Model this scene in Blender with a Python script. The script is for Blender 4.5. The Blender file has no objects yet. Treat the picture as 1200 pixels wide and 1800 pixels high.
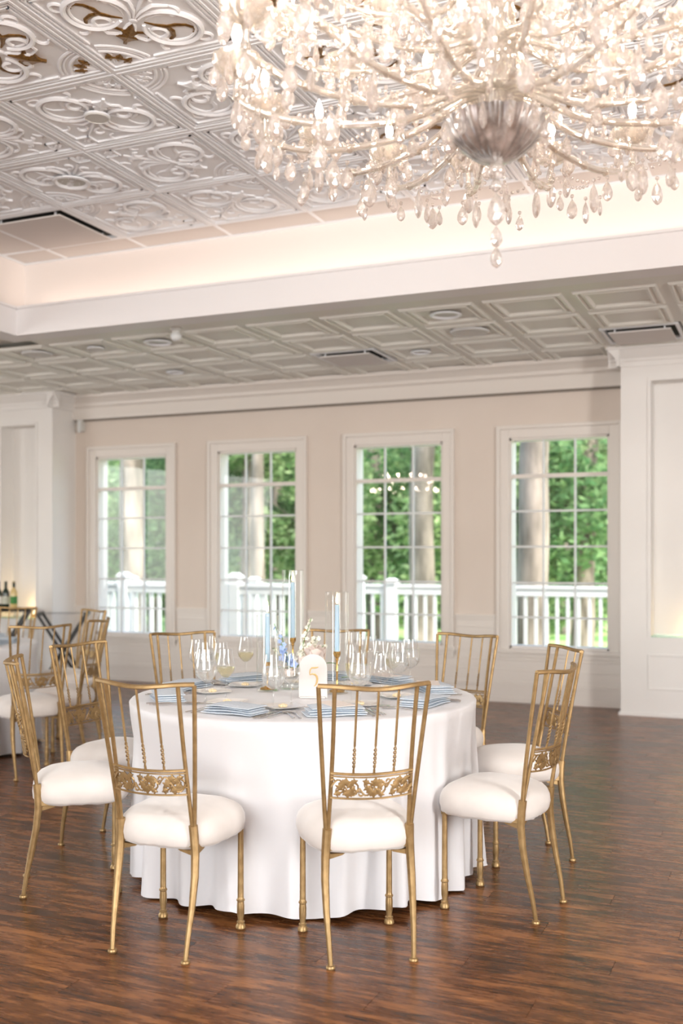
import bpy, math, random
from math import sin, cos, pi, sqrt, atan2, radians
from mathutils import Vector, Matrix
random.seed(7)
SC = bpy.context.scene
COL = SC.collection

# ------------------------------------------------------------------ camera
YAW = .407
EYE = 1.375
cam = bpy.data.cameras.new('camera')
cam.sensor_fit = 'VERTICAL'; cam.sensor_height = 36.0
cam.lens = 36.0 * 1837 / 1800
cam.shift_y = 79 / 1800
cam.dof.use_dof = True; cam.dof.focus_distance = 4.1; cam.dof.aperture_fstop = 2.0
cam.clip_end = 300
camo = bpy.data.objects.new('camera', cam); COL.objects.link(camo)
camo.location = (0, 0, EYE); camo.rotation_euler = (pi / 2, 0, YAW)
SC.camera = camo

# ------------------------------------------------------------------ world / lights / exposure
SC.view_settings.view_transform = 'Standard'; SC.view_settings.look = 'None'
SC.view_settings.gamma = 1; SC.view_settings.exposure = 0.16
SC.view_settings.use_curve_mapping = False
W = bpy.data.worlds.new('world'); SC.world = W; W.use_nodes = True
nt = W.node_tree
bg = nt.nodes['Background']
sky = nt.nodes.new('ShaderNodeTexSky'); sky.sky_type = 'NISHITA'
sky.sun_disc = False; sky.sun_elevation = radians(42); sky.sun_rotation = radians(120)
sky.air_density = 1.2; sky.dust_density = 2.5
nt.links.new(sky.outputs[0], bg.inputs[0]); bg.inputs[1].default_value = .62

def lamp(name, kind, loc, energy, color=(1, 1, 1), target=None, **kw):
    l = bpy.data.lights.new(name, kind); l.energy = energy; l.color = color
    for k, v in kw.items(): setattr(l, k, v)
    o = bpy.data.objects.new(name, l); COL.objects.link(o); o.location = loc
    if target is not None:
        o.rotation_euler = (Vector(target) - Vector(loc)).to_track_quat('-Z', 'Y').to_euler()
    return o
lamp('sun', 'SUN', (0, 30, 30), 4.2, (1, .95, .84), target=(-21, 43, 0), angle=radians(1.0))
# area lamps added at unseen wall openings as fill; right one inferred from pier shadow
AREA_TINT = (1.0, .985, .972)
lamp('back_fill_light', 'AREA', (-1.2, -4.8, 1.9), 400, AREA_TINT, target=(-1.8, 4, 4.6), shape='RECTANGLE', size=4.6, size_y=2.0)
lamp('right_side_light', 'AREA', (5.75, .8, 1.9), 300, AREA_TINT, target=(-2, 8.5, 1.5), shape='RECTANGLE', size=.9, size_y=1.8)
lamp('left_fill_light', 'AREA', (-10.8, 2.5, 1.9), 150, AREA_TINT, target=(-4, 4.5, 1.0), shape='RECTANGLE', size=5, size_y=2.2)
# bare lamp added for ceiling-bounced light above and behind the camera, no fixture
lamp('ceiling_bounce_light', 'AREA', (-.30, .55, 3.66), 42, (1, .98, .96), target=(-1.6, 3.6, .4), shape='DISK', size=.26)

# ------------------------------------------------------------------ mesh helper
class M:
    def __init__(s): s.v = []; s.f = []
    def add(s, vs, fs):
        b = len(s.v); s.v += [tuple(x) for x in vs]; s.f += [tuple(b + i for i in f) for f in fs]; return s
    def box(s, c, d, rz=0, top=1.0):
        cx, cy, cz = c; dx, dy, dz = d[0] / 2, d[1] / 2, d[2] / 2
        vs = []
        for z, k in ((-dz, 1), (dz, top)):
            for x, y in ((-dx, -dy), (dx, -dy), (dx, dy), (-dx, dy)):
                x *= k; y *= k
                vs.append((cx + x * cos(rz) - y * sin(rz), cy + x * sin(rz) + y * cos(rz), cz + z))
        return s.add(vs, [(0, 3, 2, 1), (4, 5, 6, 7), (0, 1, 5, 4), (1, 2, 6, 5), (2, 3, 7, 6), (3, 0, 4, 7)])
    def bb(s, x0, x1, y0, y1, z0, z1):
        return s.box(((x0 + x1) / 2, (y0 + y1) / 2, (z0 + z1) / 2), (abs(x1 - x0), abs(y1 - y0), abs(z1 - z0)))
    def tube(s, pts, r, n=6, cap=True, flat=1.0, up=(0, 0, 1), closed=False):
        pts = [Vector(p) for p in pts]; m = len(pts); up = Vector(up)
        rs = r if hasattr(r, '__len__') else [r] * m
        vs = []; fs = []
        for i, p in enumerate(pts):
            if closed: t = pts[(i + 1) % m] - pts[i - 1]
            else: t = pts[min(i + 1, m - 1)] - pts[max(i - 1, 0)]
            if t.length < 1e-9: t = Vector((0, 0, 1))
            t.normalize()
            a = t.cross(up)
            if a.length < 1e-3: a = t.cross(Vector((0, 1, 0)) if abs(t.y) < .9 else Vector((1, 0, 0)))
            a.normalize(); b = a.cross(t).normalized()
            for k in range(n):
                q = 2 * pi * (k + .5) / n
                vs.append(p + a * (cos(q) * rs[i]) + b * (sin(q) * rs[i] * flat))
        for i in range(m if closed else m - 1):
            j = (i + 1) % m
            for k in range(n):
                fs.append((i * n + k, i * n + (k + 1) % n, j * n + (k + 1) % n, j * n + k))
        if cap and not closed:
            fs.append(tuple(range(n))[::-1]); fs.append(tuple((m - 1) * n + k for k in range(n)))
        return s.add(vs, fs)
    def lathe(s, prof, n=16, c=(0, 0, 0), fl=0, fn=0, cap=False):
        vs = []; fs = []; m = len(prof)
        for (r, z) in prof:
            for k in range(n):
                q = 2 * pi * k / n
                rr = r * (1 + fl * cos(fn * q)) if fl else r
                vs.append((c[0] + rr * cos(q), c[1] + rr * sin(q), c[2] + z))
        for i in range(m - 1):
            for k in range(n):
                fs.append((i * n + k, i * n + (k + 1) % n, (i + 1) * n + (k + 1) % n, (i + 1) * n + k))
        if cap:
            fs.append(tuple(range(n))[::-1]); fs.append(tuple((m - 1) * n + k for k in range(n)))
        return s.add(vs, fs)
    def ball(s, c, r, nu=8, nv=6):
        r = r if hasattr(r, '__len__') else (r, r, r)
        vs = []; fs = []
        vs.append((c[0], c[1], c[2] - r[2]))
        for i in range(1, nv):
            t = pi * i / nv - pi / 2
            for k in range(nu):
                q = 2 * pi * k / nu
                vs.append((c[0] + r[0] * cos(t) * cos(q), c[1] + r[1] * cos(t) * sin(q), c[2] + r[2] * sin(t)))
        vs.append((c[0], c[1], c[2] + r[2])); L = len(vs) - 1
        for k in range(nu):
            fs.append((0, 1 + (k + 1) % nu, 1 + k))
            fs.append((L, L - nu + k, L - nu + (k + 1) % nu))
        for i in range(nv - 2):
            for k in range(nu):
                a = 1 + i * nu
                fs.append((a + k, a + (k + 1) % nu, a + nu + (k + 1) % nu, a + nu + k))
        return s.add(vs, fs)
    def poly(s, pts, h, f=lambda x, y, z: (x, y, z), z0=0):
        n = len(pts)
        vs = [f(x, y, z0) for x, y in pts] + [f(x, y, z0 + h) for x, y in pts]
        cx = sum(p[0] for p in pts) / n; cy = sum(p[1] for p in pts) / n
        vs.append(f(cx, cy, z0 + h * 1.6))
        fs = [(i, (i + 1) % n, n + (i + 1) % n, n + i) for i in range(n)] + [(n + i, n + (i + 1) % n, 2 * n) for i in range(n)]
        return s.add(vs, fs)
    def xf(s, mat):
        s.v = [tuple(mat @ Vector(v)) for v in s.v]; return s
    def mesh(s, name, mat, smooth=True, angle=35, bevel=0):
        me = bpy.data.meshes.new(name); me.from_pydata(s.v, [], s.f)
        if mat: me.materials.append(mat)
        if smooth:
            me.shade_smooth()
            me.set_sharp_from_angle(angle=radians(angle))
        me.update(); return me
    def build(s, name, mat, parent=None, smooth=True, angle=35, loc=None, rz=0, bevel=0):
        return link(name, s.mesh(name, mat, smooth, angle), parent, loc, rz, bevel)

def link(name, me, parent=None, loc=None, rz=0, bevel=0):
    o = bpy.data.objects.new(name, me); COL.objects.link(o)
    if parent is not None: o.parent = parent
    if loc is not None: o.location = loc
    if rz: o.rotation_euler = (0, 0, rz)
    if bevel:
        b = o.modifiers.new('bevel', 'BEVEL'); b.width = bevel; b.segments = 2; b.limit_method = 'ANGLE'
    return o
def tag(o, label=None, cat=None, group=None, kind=None):
    if label: o['label'] = label
    if cat: o['category'] = cat
    if group: o['group'] = group
    if kind: o['kind'] = kind
    return o
def thing(name, label, cat, loc=(0, 0, 0), rz=0, group=None):
    o = bpy.data.objects.new(name, None); COL.objects.link(o); o.empty_display_size = .05
    o.location = loc; o.rotation_euler = (0, 0, rz)
    return tag(o, label, cat, group)
KIDS = {}
def copy_tree(o, parent=None):
    c = o.copy(); COL.objects.link(c)
    if parent is not None: c.parent = parent
    for ch in list(o.children): copy_tree(ch, c)
    return c
def dup(o, loc, rz, label=None, group=None):
    c = copy_tree(o); c.location = loc; c.rotation_euler = (0, 0, rz)
    if label: c['label'] = label
    if group: c['group'] = group
    return c

# ------------------------------------------------------------------ materials
def mat(name, color, rough=.5, metal=0, **kw):
    m = bpy.data.materials.new(name); m.use_nodes = True
    p = m.node_tree.nodes['Principled BSDF']
    p.inputs['Base Color'].default_value = (*color, 1); p.inputs['Roughness'].default_value = rough
    p.inputs['Metallic'].default_value = metal
    for k, v in kw.items(): p.inputs[k.replace('_', ' ')].default_value = v
    return m
def noisy(m, c1, c2, scale=8, stretch=(1, 1, 1), bump=0, detail=3, coord='Object', lo=.35, hi=.65):
    t = m.node_tree; N = t.nodes; L = t.links; p = N['Principled BSDF']
    tc = N.new('ShaderNodeTexCoord'); mp = N.new('ShaderNodeMapping'); mp.inputs['Scale'].default_value = stretch
    no = N.new('ShaderNodeTexNoise'); no.inputs['Scale'].default_value = scale; no.inputs['Detail'].default_value = detail
    cr = N.new('ShaderNodeValToRGB'); cr.color_ramp.elements[0].color = (*c1, 1); cr.color_ramp.elements[1].color = (*c2, 1)
    cr.color_ramp.elements[0].position = lo; cr.color_ramp.elements[1].position = hi
    L.new(tc.outputs[coord], mp.inputs[0]); L.new(mp.outputs[0], no.inputs['Vector']); L.new(no.outputs[0], cr.inputs[0])
    L.new(cr.outputs[0], p.inputs['Base Color'])
    if bump:
        b = N.new('ShaderNodeBump'); b.inputs['Strength'].default_value = bump; b.inputs['Distance'].default_value = .01
        L.new(no.outputs[0], b.inputs['Height']); L.new(b.outputs[0], p.inputs['Normal'])
    return m
def emit(name, color, strength):
    m = bpy.data.materials.new(name); m.use_nodes = True; t = m.node_tree
    t.nodes.remove(t.nodes['Principled BSDF']); e = t.nodes.new('ShaderNodeEmission')
    e.inputs[0].default_value = (*color, 1); e.inputs[1].default_value = strength
    t.links.new(e.outputs[0], t.nodes['Material Output'].inputs[0]); return m
def thin_glass(name, tint=(1, 1, 1), base=.05, edge=.7, rough=.02, power=3.0, diffuse=0, dcol=(1, 1, 1)):
    m = bpy.data.materials.new(name); m.use_nodes = True; t = m.node_tree; N = t.nodes; L = t.links
    N.remove(N['Principled BSDF'])
    tr = N.new('ShaderNodeBsdfTransparent'); tr.inputs[0].default_value = (*tint, 1)
    gl = N.new('ShaderNodeBsdfGlossy'); gl.inputs['Roughness'].default_value = rough
    gl.inputs[0].default_value = (1, 1, 1, 1)
    lw = N.new('ShaderNodeLayerWeight'); lw.inputs[0].default_value = .5
    pw = N.new('ShaderNodeMath'); pw.operation = 'POWER'; pw.inputs[1].default_value = power
    ml = N.new('ShaderNodeMath'); ml.operation = 'MULTIPLY_ADD'; ml.inputs[1].default_value = edge; ml.inputs[2].default_value = base
    L.new(lw.outputs['Facing'], pw.inputs[0]); L.new(pw.outputs[0], ml.inputs[0])
    mx = N.new('ShaderNodeMixShader'); L.new(ml.outputs[0], mx.inputs[0]); L.new(tr.outputs[0], mx.inputs[1]); L.new(gl.outputs[0], mx.inputs[2])
    last = mx
    if diffuse:
        d = N.new('ShaderNodeBsdfTranslucent'); d.inputs[0].default_value = (*dcol, 1)
        d2 = N.new('ShaderNodeBsdfDiffuse'); d2.inputs[0].default_value = (*dcol, 1)
        ad = N.new('ShaderNodeMixShader'); L.new(d.outputs[0], ad.inputs[1]); L.new(d2.outputs[0], ad.inputs[2])
        m2 = N.new('ShaderNodeMixShader'); m2.inputs[0].default_value = diffuse
        L.new(mx.outputs[0], m2.inputs[1]); L.new(ad.outputs[0], m2.inputs[2]); last = m2
    L.new(last.outputs[0], N['Material Output'].inputs[0]); return m

WHITE = noisy(mat('white_paint', (.8, .78, .75), .45), (.79, .77, .745), (.83, .81, .785), 1.2)
WALLP = noisy(mat('beige_wall_paint', (.6, .5, .42), .6), (.68, .595, .525), (.70, .615, .545), 1.5)
TRIMP = mat('cream_trim_paint', (.74, .69, .64), .4)
COVEP = mat('cove_paint', (.84, .78, .74), .6)
BEAMP = mat('beam_paint', (.82, .80, .80), .5)
TILEW = mat('white_ceiling_tile', (.88, .90, .925), .32)
TILEG = mat('grey_green_ceiling_tile', (.77, .76, .70), .4)
PLAINT = mat('plain_ceiling_tile', (.68, .64, .61), .6)
GOLDLEAF = noisy(mat('bronze_gold_paint', (.2, .1, .02), .35, .5), (.16, .075, .015), (.30, .16, .04), 60)
GOLD = noisy(mat('antique_gold_metal', (.5, .34, .15), .42, .62), (.31, .20, .085), (.42, .28, .13), 30)
BRASS = mat('polished_brass', (.80, .50, .16), .15, 1)
VELVET = noisy(mat('ivory_velvet', (.82, .77, .73), .8), (.67, .625, .59), (.72, .675, .64), 9, bump=.08)
VELVET.node_tree.nodes['Principled BSDF'].inputs['Sheen Weight'].default_value = .5
LINEN = mat('white_satin_linen', (.715, .71, .73), .45)
LINEN.node_tree.nodes['Principled BSDF'].inputs['Sheen Weight'].default_value = .25
BLUE = noisy(mat('pale_blue_linen', (.42, .55, .68), .85), (.56, .63, .71), (.63, .70, .77), 90, bump=.1)
STEEL = mat('polished_steel', (.75, .72, .70), .18, 1)
CHROME = mat('chrome', (.85, .83, .82), .08, 1)
CHINA = mat('white_china', (.85, .83, .80), .15)
BUTTER = mat('butter', (.84, .70, .46), .5)
PAPER = mat('paper_card', (.84, .77, .72), .7)
SIGNM = mat('white_acrylic', (.66, .635, .62), .4)
CANDLE = mat('blue_wax', (.40, .56, .69), .45, Subsurface_Weight=.15)
FLAME = emit('flame', (1, .72, .30), 14)
WICK = mat('wick', (.05, .03, .02), .9)
BLACK = mat('black_painted_wood', (.02, .02, .02), .45)
DARK = mat('dark_void', (.04, .045, .04), .9)
DISC = mat('off_white_plastic', (.62, .61, .58), .45)
GLASSW = thin_glass('drinking_glass', (.975, .98, .98), .045, .7, .02, 2.2)
GLASSV = thin_glass('cylinder_glass', (.975, .985, .98), .035, .95, .01, 3.4)
PANE = thin_glass('window_glass', (.97, .985, .975), .05, .5, .0, 5)
WATER = thin_glass('water', (.96, .965, .96), .08, .3, .03, 2, .20, (.95, .95, .94))
WINE = thin_glass('white_wine', (.96, .93, .78), .05, .3, .03, 2, .12, (.95, .88, .62))
CRYST = bpy.data.materials.new('cut_crystal'); CRYST.use_nodes = True
def crystal(m, tint, dif, dcol, gl):
    t = m.node_tree; N = t.nodes; L = t.links; N.remove(N['Principled BSDF'])
    g = N.new('ShaderNodeBsdfGlass'); g.inputs['IOR'].default_value = 1.5; g.inputs['Roughness'].default_value = .03; g.inputs[0].default_value = (*tint, 1)
    tr = N.new('ShaderNodeBsdfTransparent'); tr.inputs[0].default_value = (*tint, 1)
    gs = N.new('ShaderNodeBsdfGlossy'); gs.inputs['Roughness'].default_value = .06
    a = N.new('ShaderNodeMixShader'); a.inputs[0].default_value = .45; L.new(g.outputs[0], a.inputs[1]); L.new(tr.outputs[0], a.inputs[2])
    b = N.new('ShaderNodeMixShader'); b.inputs[0].default_value = gl; L.new(a.outputs[0], b.inputs[1]); L.new(gs.outputs[0], b.inputs[2])
    d = N.new('ShaderNodeBsdfTranslucent'); d.inputs[0].default_value = (*dcol, 1)
    d2 = N.new('ShaderNodeBsdfDiffuse'); d2.inputs[0].default_value = (*dcol, 1)
    e = N.new('ShaderNodeMixShader'); L.new(d.outputs[0], e.inputs[1]); L.new(d2.outputs[0], e.inputs[2])
    c = N.new('ShaderNodeMixShader'); c.inputs[0].default_value = dif; L.new(b.outputs[0], c.inputs[1]); L.new(e.outputs[0], c.inputs[2])
    L.new(c.outputs[0], N['Material Output'].inputs[0])
crystal(CRYST, (1, .99, .98), .18, (1, .91, .86), .28)
ARMG = bpy.data.materials.new('clear_arm_glass'); ARMG.use_nodes = True
crystal(ARMG, (1, .98, .95), .16, (1, .94, .86), .28)
BULB = emit('warm_bulb', (1, .80, .63), 150)
CSLEEVE = mat('candle_sleeve', (.92, .88, .82), .3)
BARK = noisy(mat('bark', (.2, .15, .12), .95), (.09, .075, .065), (.30, .25, .215), 7, (1, 1, .25), .6, 6)
BARKL = noisy(mat('pale_bark', (.5, .42, .36), .95), (.10, .085, .07), (.36, .30, .26), 3.5, (1, 1, .3), .5, 6)
def leafmat(name, c1, c2):
    m = bpy.data.materials.new(name); m.use_nodes = True; t = m.node_tree; N = t.nodes; L = t.links; N.remove(N['Principled BSDF'])
    ge = N.new('ShaderNodeNewGeometry'); cr = N.new('ShaderNodeValToRGB')
    cr.color_ramp.elements[0].color = (*c1, 1); cr.color_ramp.elements[1].color = (*c2, 1)
    L.new(ge.outputs['Random Per Island'], cr.inputs[0])
    d = N.new('ShaderNodeBsdfDiffuse'); tl = N.new('ShaderNodeBsdfTranslucent'); mx = N.new('ShaderNodeMixShader'); mx.inputs[0].default_value = .45
    L.new(cr.outputs[0], d.inputs[0]); L.new(cr.outputs[0], tl.inputs[0]); L.new(d.outputs[0], mx.inputs[1]); L.new(tl.outputs[0], mx.inputs[2])
    L.new(mx.outputs[0], N['Material Output'].inputs[0]); return m
LEAFA = leafmat('leaf_green', (.14, .28, .10), (.52, .66, .36))
LEAFB = leafmat('leaf_dark_green', (.08, .20, .08), (.30, .46, .22))
LAWN = noisy(mat('lawn', (.2, .35, .08), .95), (.13, .30, .06), (.52, .62, .28), .5, (.35, 1.6, 1), 0, 4)  # pale streaks paint sunny patches into the grass colour
RAILW = mat('white_vinyl_rail', (.70, .72, .72), .45)
DECKM = mat('deck_boards', (.40, .37, .34), .7)
SIDING = mat('grey_siding', (.42, .45, .50), .7)

# floor wood
def wood():
    m = bpy.data.materials.new('brown_wood_plank'); m.use_nodes = True; t = m.node_tree; N = t.nodes; L = t.links
    p = N['Principled BSDF']
    ge = N.new('ShaderNodeNewGeometry'); sp = N.new('ShaderNodeSeparateXYZ'); L.new(ge.outputs['Position'], sp.inputs[0])
    def ma(op, a, b=None, c=None):
        n = N.new('ShaderNodeMath'); n.operation = op
        for i, q in enumerate((a, b, c)):
            if q is None: continue
            if isinstance(q, (int, float)): n.inputs[i].default_value = q
            else: L.new(q, n.inputs[i])
        return n.outputs[0]
    row = ma('FLOOR', ma('DIVIDE', sp.outputs[1], PW))
    off = ma('MULTIPLY', ma('FRACT', ma('MULTIPLY', row, .3819)), PL)
    colm = ma('FLOOR', ma('DIVIDE', ma('SUBTRACT', sp.outputs[0], off), PL))
    cb = N.new('ShaderNodeCombineXYZ'); L.new(row, cb.inputs[0]); L.new(colm, cb.inputs[1])
    wn = N.new('ShaderNodeTexWhiteNoise'); wn.noise_dimensions = '2D'; L.new(cb.outputs[0], wn.inputs['Vector'])
    # grain
    c2 = N.new('ShaderNodeCombineXYZ')
    L.new(ma('MULTIPLY', sp.outputs[0], 1.0), c2.inputs[0]); L.new(ma('MULTIPLY', sp.outputs[1], 6.5), c2.inputs[1]); L.new(ma('MULTIPLY', wn.outputs[0], 31.0), c2.inputs[2])
    n1 = N.new('ShaderNodeTexNoise'); n1.inputs['Scale'].default_value = 4.0; n1.inputs['Detail'].default_value = 7; n1.inputs['Roughness'].default_value = .62; n1.inputs['Distortion'].default_value = .25
    L.new(c2.outputs[0], n1.inputs['Vector'])
    n2 = N.new('ShaderNodeTexNoise'); n2.inputs['Scale'].default_value = 22; n2.inputs['Detail'].default_value = 4
    L.new(c2.outputs[0], n2.inputs['Vector'])
    cr = N.new('ShaderNodeValToRGB'); e = cr.color_ramp.elements
    e[0].position = .36; e[0].color = (.032, .013, .006, 1); e[1].position = .68; e[1].color = (.40, .165, .055, 1)
    x = e.new(.51); x.color = (.145, .054, .019, 1)
    mixv = ma('ADD', ma('MULTIPLY', n1.outputs[0], .72), ma('MULTIPLY', n2.outputs[0], .28))
    L.new(ma('ADD', mixv, ma('MULTIPLY', ma('SUBTRACT', wn.outputs[0], .5), .07)), cr.inputs[0])
    L.new(cr.outputs[0], p.inputs['Base Color'])
    rr = N.new('ShaderNodeMapRange'); rr.inputs[3].default_value = .20; rr.inputs[4].default_value = .34
    L.new(n1.outputs[0], rr.inputs[0]); L.new(rr.outputs[0], p.inputs['Roughness'])
    p.inputs['Specular IOR Level'].default_value = .34
    b = N.new('ShaderNodeBump'); b.inputs['Strength'].default_value = .12; b.inputs['Distance'].default_value = .004
    L.new(mixv, b.inputs['Height']); L.new(b.outputs[0], p.inputs['Normal'])
    return m
PW, PL = .14, 1.22
WOOD = wood()

# ================================================================== SETTING
VW = 9.72            # window wall plane
ZL = 3.195           # low ceiling
ZH = 3.805           # tray ceiling
# ---- floor : base + planks
floor = tag(M().bb(-11.1, 6.1, -5.1, 10.1, -.12, -.006).build('floor', mat('floor_joint', (.02, .012, .008), .8), smooth=False), kind='structure')
g = .0005
pm = M(); a = .0003
x1, y1 = PL - 2 * g, PW - 2 * g
pm.add([(0, 0, -.004), (x1, 0, -.004), (x1, y1, -.004), (0, y1, -.004), (a, a, 0), (x1 - a, a, 0), (x1 - a, y1 - a, 0), (a, y1 - a, 0)],
       [(4, 5, 6, 7), (0, 1, 5, 4), (1, 2, 6, 5), (2, 3, 7, 6), (3, 0, 4, 7)])
plank_me = pm.mesh('plank', WOOD, smooth=False)
cands = []
for row in range(int(-5 / PW) - 1, int(9.7 / PW) + 1):
    off = ((row * .3819) % 1) * PL
    for k in range(-11, 7):
        u0 = off + k * PL; v0 = row * PW
        if u0 + PL < -11.1 or u0 > 6.1 or v0 < -5 or v0 + PW > 9.9: continue
        cu, cv = u0 + PL / 2, v0 + PW / 2
        vis = False; best = 99
        for f in (0, .25, .5, .75, 1):
            uu = u0 + f * PL
            X = uu * cos(YAW) + cv * sin(YAW); Y = -uu * sin(YAW) + cv * cos(YAW)
            if Y < 2.9: continue
            px = 600 + 1837 * X / Y
            if -60 < px < 1260: vis = True; best = min(best, Y)
        cands.append((best if vis else 99, u0, v0))
cands.sort()
rest = M()
for i, (d, u0, v0) in enumerate(cands):
    if i < 300: link('plank', plank_me, floor, (u0 + g, v0 + g, 0))
    else:
        rest.add([(x + u0 + g, y + v0 + g, z) for x, y, z in pm.v], pm.f)
tag(rest.build('plank', WOOD, floor, smooth=False), kind='stuff')

# ---- window wall with four openings
WIN = [(-7.193, -6.263), (-5.621, -4.691), (-4.047, -3.117), (-2.459, -1.529)]
WZ0, WZ1 = .515, 2.495
ww = M()
edges = [-11.1] + [x for w in WIN for x in w] + [6.1]
for i in range(0, len(edges), 2): ww.bb(edges[i], edges[i + 1], VW, 9.90, -.1, 4.2)
for a_, b_ in WIN:
    ww.bb(a_, b_, VW, 9.90, -.1, WZ0); ww.bb(a_, b_, VW, 9.90, WZ1, 4.2)
tag(ww.build('wall_far', WALLP, smooth=False), kind='structure')
for n, (x0, x1, y0, y1) in {'left': (-11.25, -11.1, -5.1, 10.02), 'right': (6.1, 6.25, -5.1, 10.02)}.items():
    m_ = M()
    if n == 'left':
        m_.bb(x0, x1, y0, -.2, -.1, 4.2); m_.bb(x0, x1, 5.2, y1, -.1, 4.2); m_.bb(x0, x1, -.2, 5.2, -.1, .7); m_.bb(x0, x1, -.2, 5.2, 3.05, 4.2)
    else:
        m_.bb(x0, x1, y0, -.1, -.1, 4.2); m_.bb(x0, x1, 1.7, y1, -.1, 4.2); m_.bb(x0, x1, -.1, 1.7, -.1, .7); m_.bb(x0, x1, -.1, 1.7, 3.05, 4.2)
    tag(m_.build('wall_' + n, WHITE, smooth=False), kind='structure')
m_ = M()
m_.bb(-11.1, -3.8, -5.25, -5.1, -.1, 4.2); m_.bb(1.4, 6.1, -5.25, -5.1, -.1, 4.2); m_.bb(-3.8, 1.4, -5.25, -5.1, -.1, .7); m_.bb(-3.8, 1.4, -5.25, -5.1, 3.05, 4.2)
tag(m_.build('wall_back', WHITE, smooth=False), kind='structure')

def window(n, a_, b_):
    W_ = b_ - a_; c = (a_ + b_) / 2
    fr = M()
    # casing with two steps
    for (o, w, d) in ((.0, .085, .022), (.085, .035, .036)):
        A, B, Z0, Z1 = a_ - o, b_ + o, WZ0 - o, WZ1 + o
        fr.bb(A - w, A, VW - d, VW, Z0 - .02, Z1 + w); fr.bb(B, B + w, VW - d, VW, Z0 - .02, Z1 + w)
        fr.bb(A, B, VW - d, VW, Z1, Z1 + w)
    root = tag(fr.build('window_%d' % n, TRIMP, smooth=False, bevel=.004), kind='structure')
    s_ = M(); s_.bb(a_ - .14, b_ + .14, VW - .05, VW, WZ0 - .045, WZ0 - .005); s_.bb(a_ - .12, b_ + .12, VW - .022, VW, WZ0 - .085, WZ0 - .045)
    s_.build('window_sill', TRIMP, root, smooth=False, bevel=.004)
    j = M()
    for x0, x1 in ((a_, a_ + .02), (b_ - .02, b_)): j.bb(x0, x1, VW, 9.90, WZ0, WZ1)
    j.bb(a_, b_, VW, 9.90, WZ0, WZ0 + .02); j.bb(a_, b_, VW, 9.90, WZ1 - .02, WZ1)
    j.bb(a_ + .02, b_ - .02, 9.73, 9.80, 2.118, 2.155)
    j.build('window_jamb', TRIMP, root, smooth=False)
    # sash bars, one object each
    for i in (1, 2):
        x = a_ + .02 + (W_ - .04) * i / 3
        M().bb(x - .009, x + .009, 9.745, 9.765, WZ0 + .02, 2.118).build('glazing_bar', RAILW, root, smooth=False)
        M().bb(x - .009, x + .009, 9.745, 9.765, 2.155, WZ1 - .02).build('glazing_bar', RAILW, root, smooth=False)
    for z in (1.807, 1.472, 1.13, .806):
        M().bb(a_ + .02, b_ - .02, 9.746, 9.764, z - .009, z + .009).build('glazing_bar', RAILW, root, smooth=False)
    for z0, z1 in ((WZ0 + .02, 2.118), (2.155, WZ1 - .02)):
        M().add([(a_ + .02, 9.769, z0), (b_ - .02, 9.769, z0), (b_ - .02, 9.769, z1), (a_ + .02, 9.769, z1)], [(0, 1, 2, 3)]).build('pane', PANE, root, smooth=False)
for n, w in enumerate(WIN): window(n + 1, *w)

# ---- mouldings on the window wall
def mould(name, segs, prof, mt=TRIMP):
    """segs: list of (u0,u1); prof: list of (v0,z0,z1) boxes on the wall"""
    m = M()
    for a_, b_ in segs:
        for d, z0, z1 in prof: m.bb(a_, b_, VW - d, VW + .002, z0, z1)
    return tag(m.build(name, mt, smooth=False, bevel=.003), kind='structure')
gaps = [(-7.48, WIN[0][0] - .125), (WIN[0][1] + .125, WIN[1][0] - .125), (WIN[1][1] + .125, WIN[2][0] - .125), (WIN[2][1] + .125, WIN[3][0] - .125)]
mould('trim_1', gaps, [(.016, .775, .80), (.028, .80, .825), (.014, .700, .715)])
mould('trim_2', [(-7.48, -1.37)], [(.012, .395, .41), (.012, .30, .312)])
mould('baseboard_far', [(-7.48, -1.37)], [(.018, 0, .15), (.026, 0, .05), (.024, .15, .175), (.012, .175, .2)])
wain = M()
for a_, b_ in gaps + [(-1.404, -1.37)]: wain.bb(a_, b_, VW - .006, VW + .001, .2, .79)
for a_, b_ in WIN: wain.bb(a_ - .125, b_ + .125, VW - .006, VW + .001, .2, WZ0 - .08)
tag(wain.build('trim_3', TRIMP, smooth=False), kind='structure')
cr = M()
prof = [(0, 2.925), (.045, 2.925), (.05, 2.95), (.052, 3.05), (.075, 3.07), (.08, 3.10), (.12, 3.14), (.15, 3.16), (.16, 3.195), (0, 3.195)]
def extr(m, prof, p0, p1, nrm):
    n = len(prof); vs = []
    for p in (p0, p1):
        for d, z in prof: vs.append((p[0] + nrm[0] * d, p[1] + nrm[1] * d, z))
    m.add(vs, [(i, (i + 1) % n, n + (i + 1) % n, n + i) for i in range(n)] + [tuple(range(n)), tuple(range(n, 2 * n))[::-1]])
extr(cr, prof, (-7.48, VW), (-1.37, VW), (0, -1))
tag(cr.build('trim_4', TRIMP, smooth=False), kind='structure')
sh = M(); sh.bb(-7.46, -1.39, VW - .04, VW - .002, 2.905, 2.925); sh.build('crown_strip', mat('dark_strip', (.20, .17, .14), .6), smooth=False)  # thin dark strip along the underside of the crown
o = bpy.data.objects['crown_strip']; tag(o, kind='structure'); o.name = 'trim_5'
br = thing('shade_bracket', 'small white shade bracket on wall left of leftmost window', 'bracket', (-7.38, VW - .035, 2.85))
M().bb(-.035, .035, -.035, .035, -.06, .075).build('housing', DISC, br, bevel=.006, smooth=False)
M().bb(-.012, .02, -.045, -.03, -.075, .06).build('cover_plate', RAILW, br, bevel=.003, smooth=False)

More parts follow.
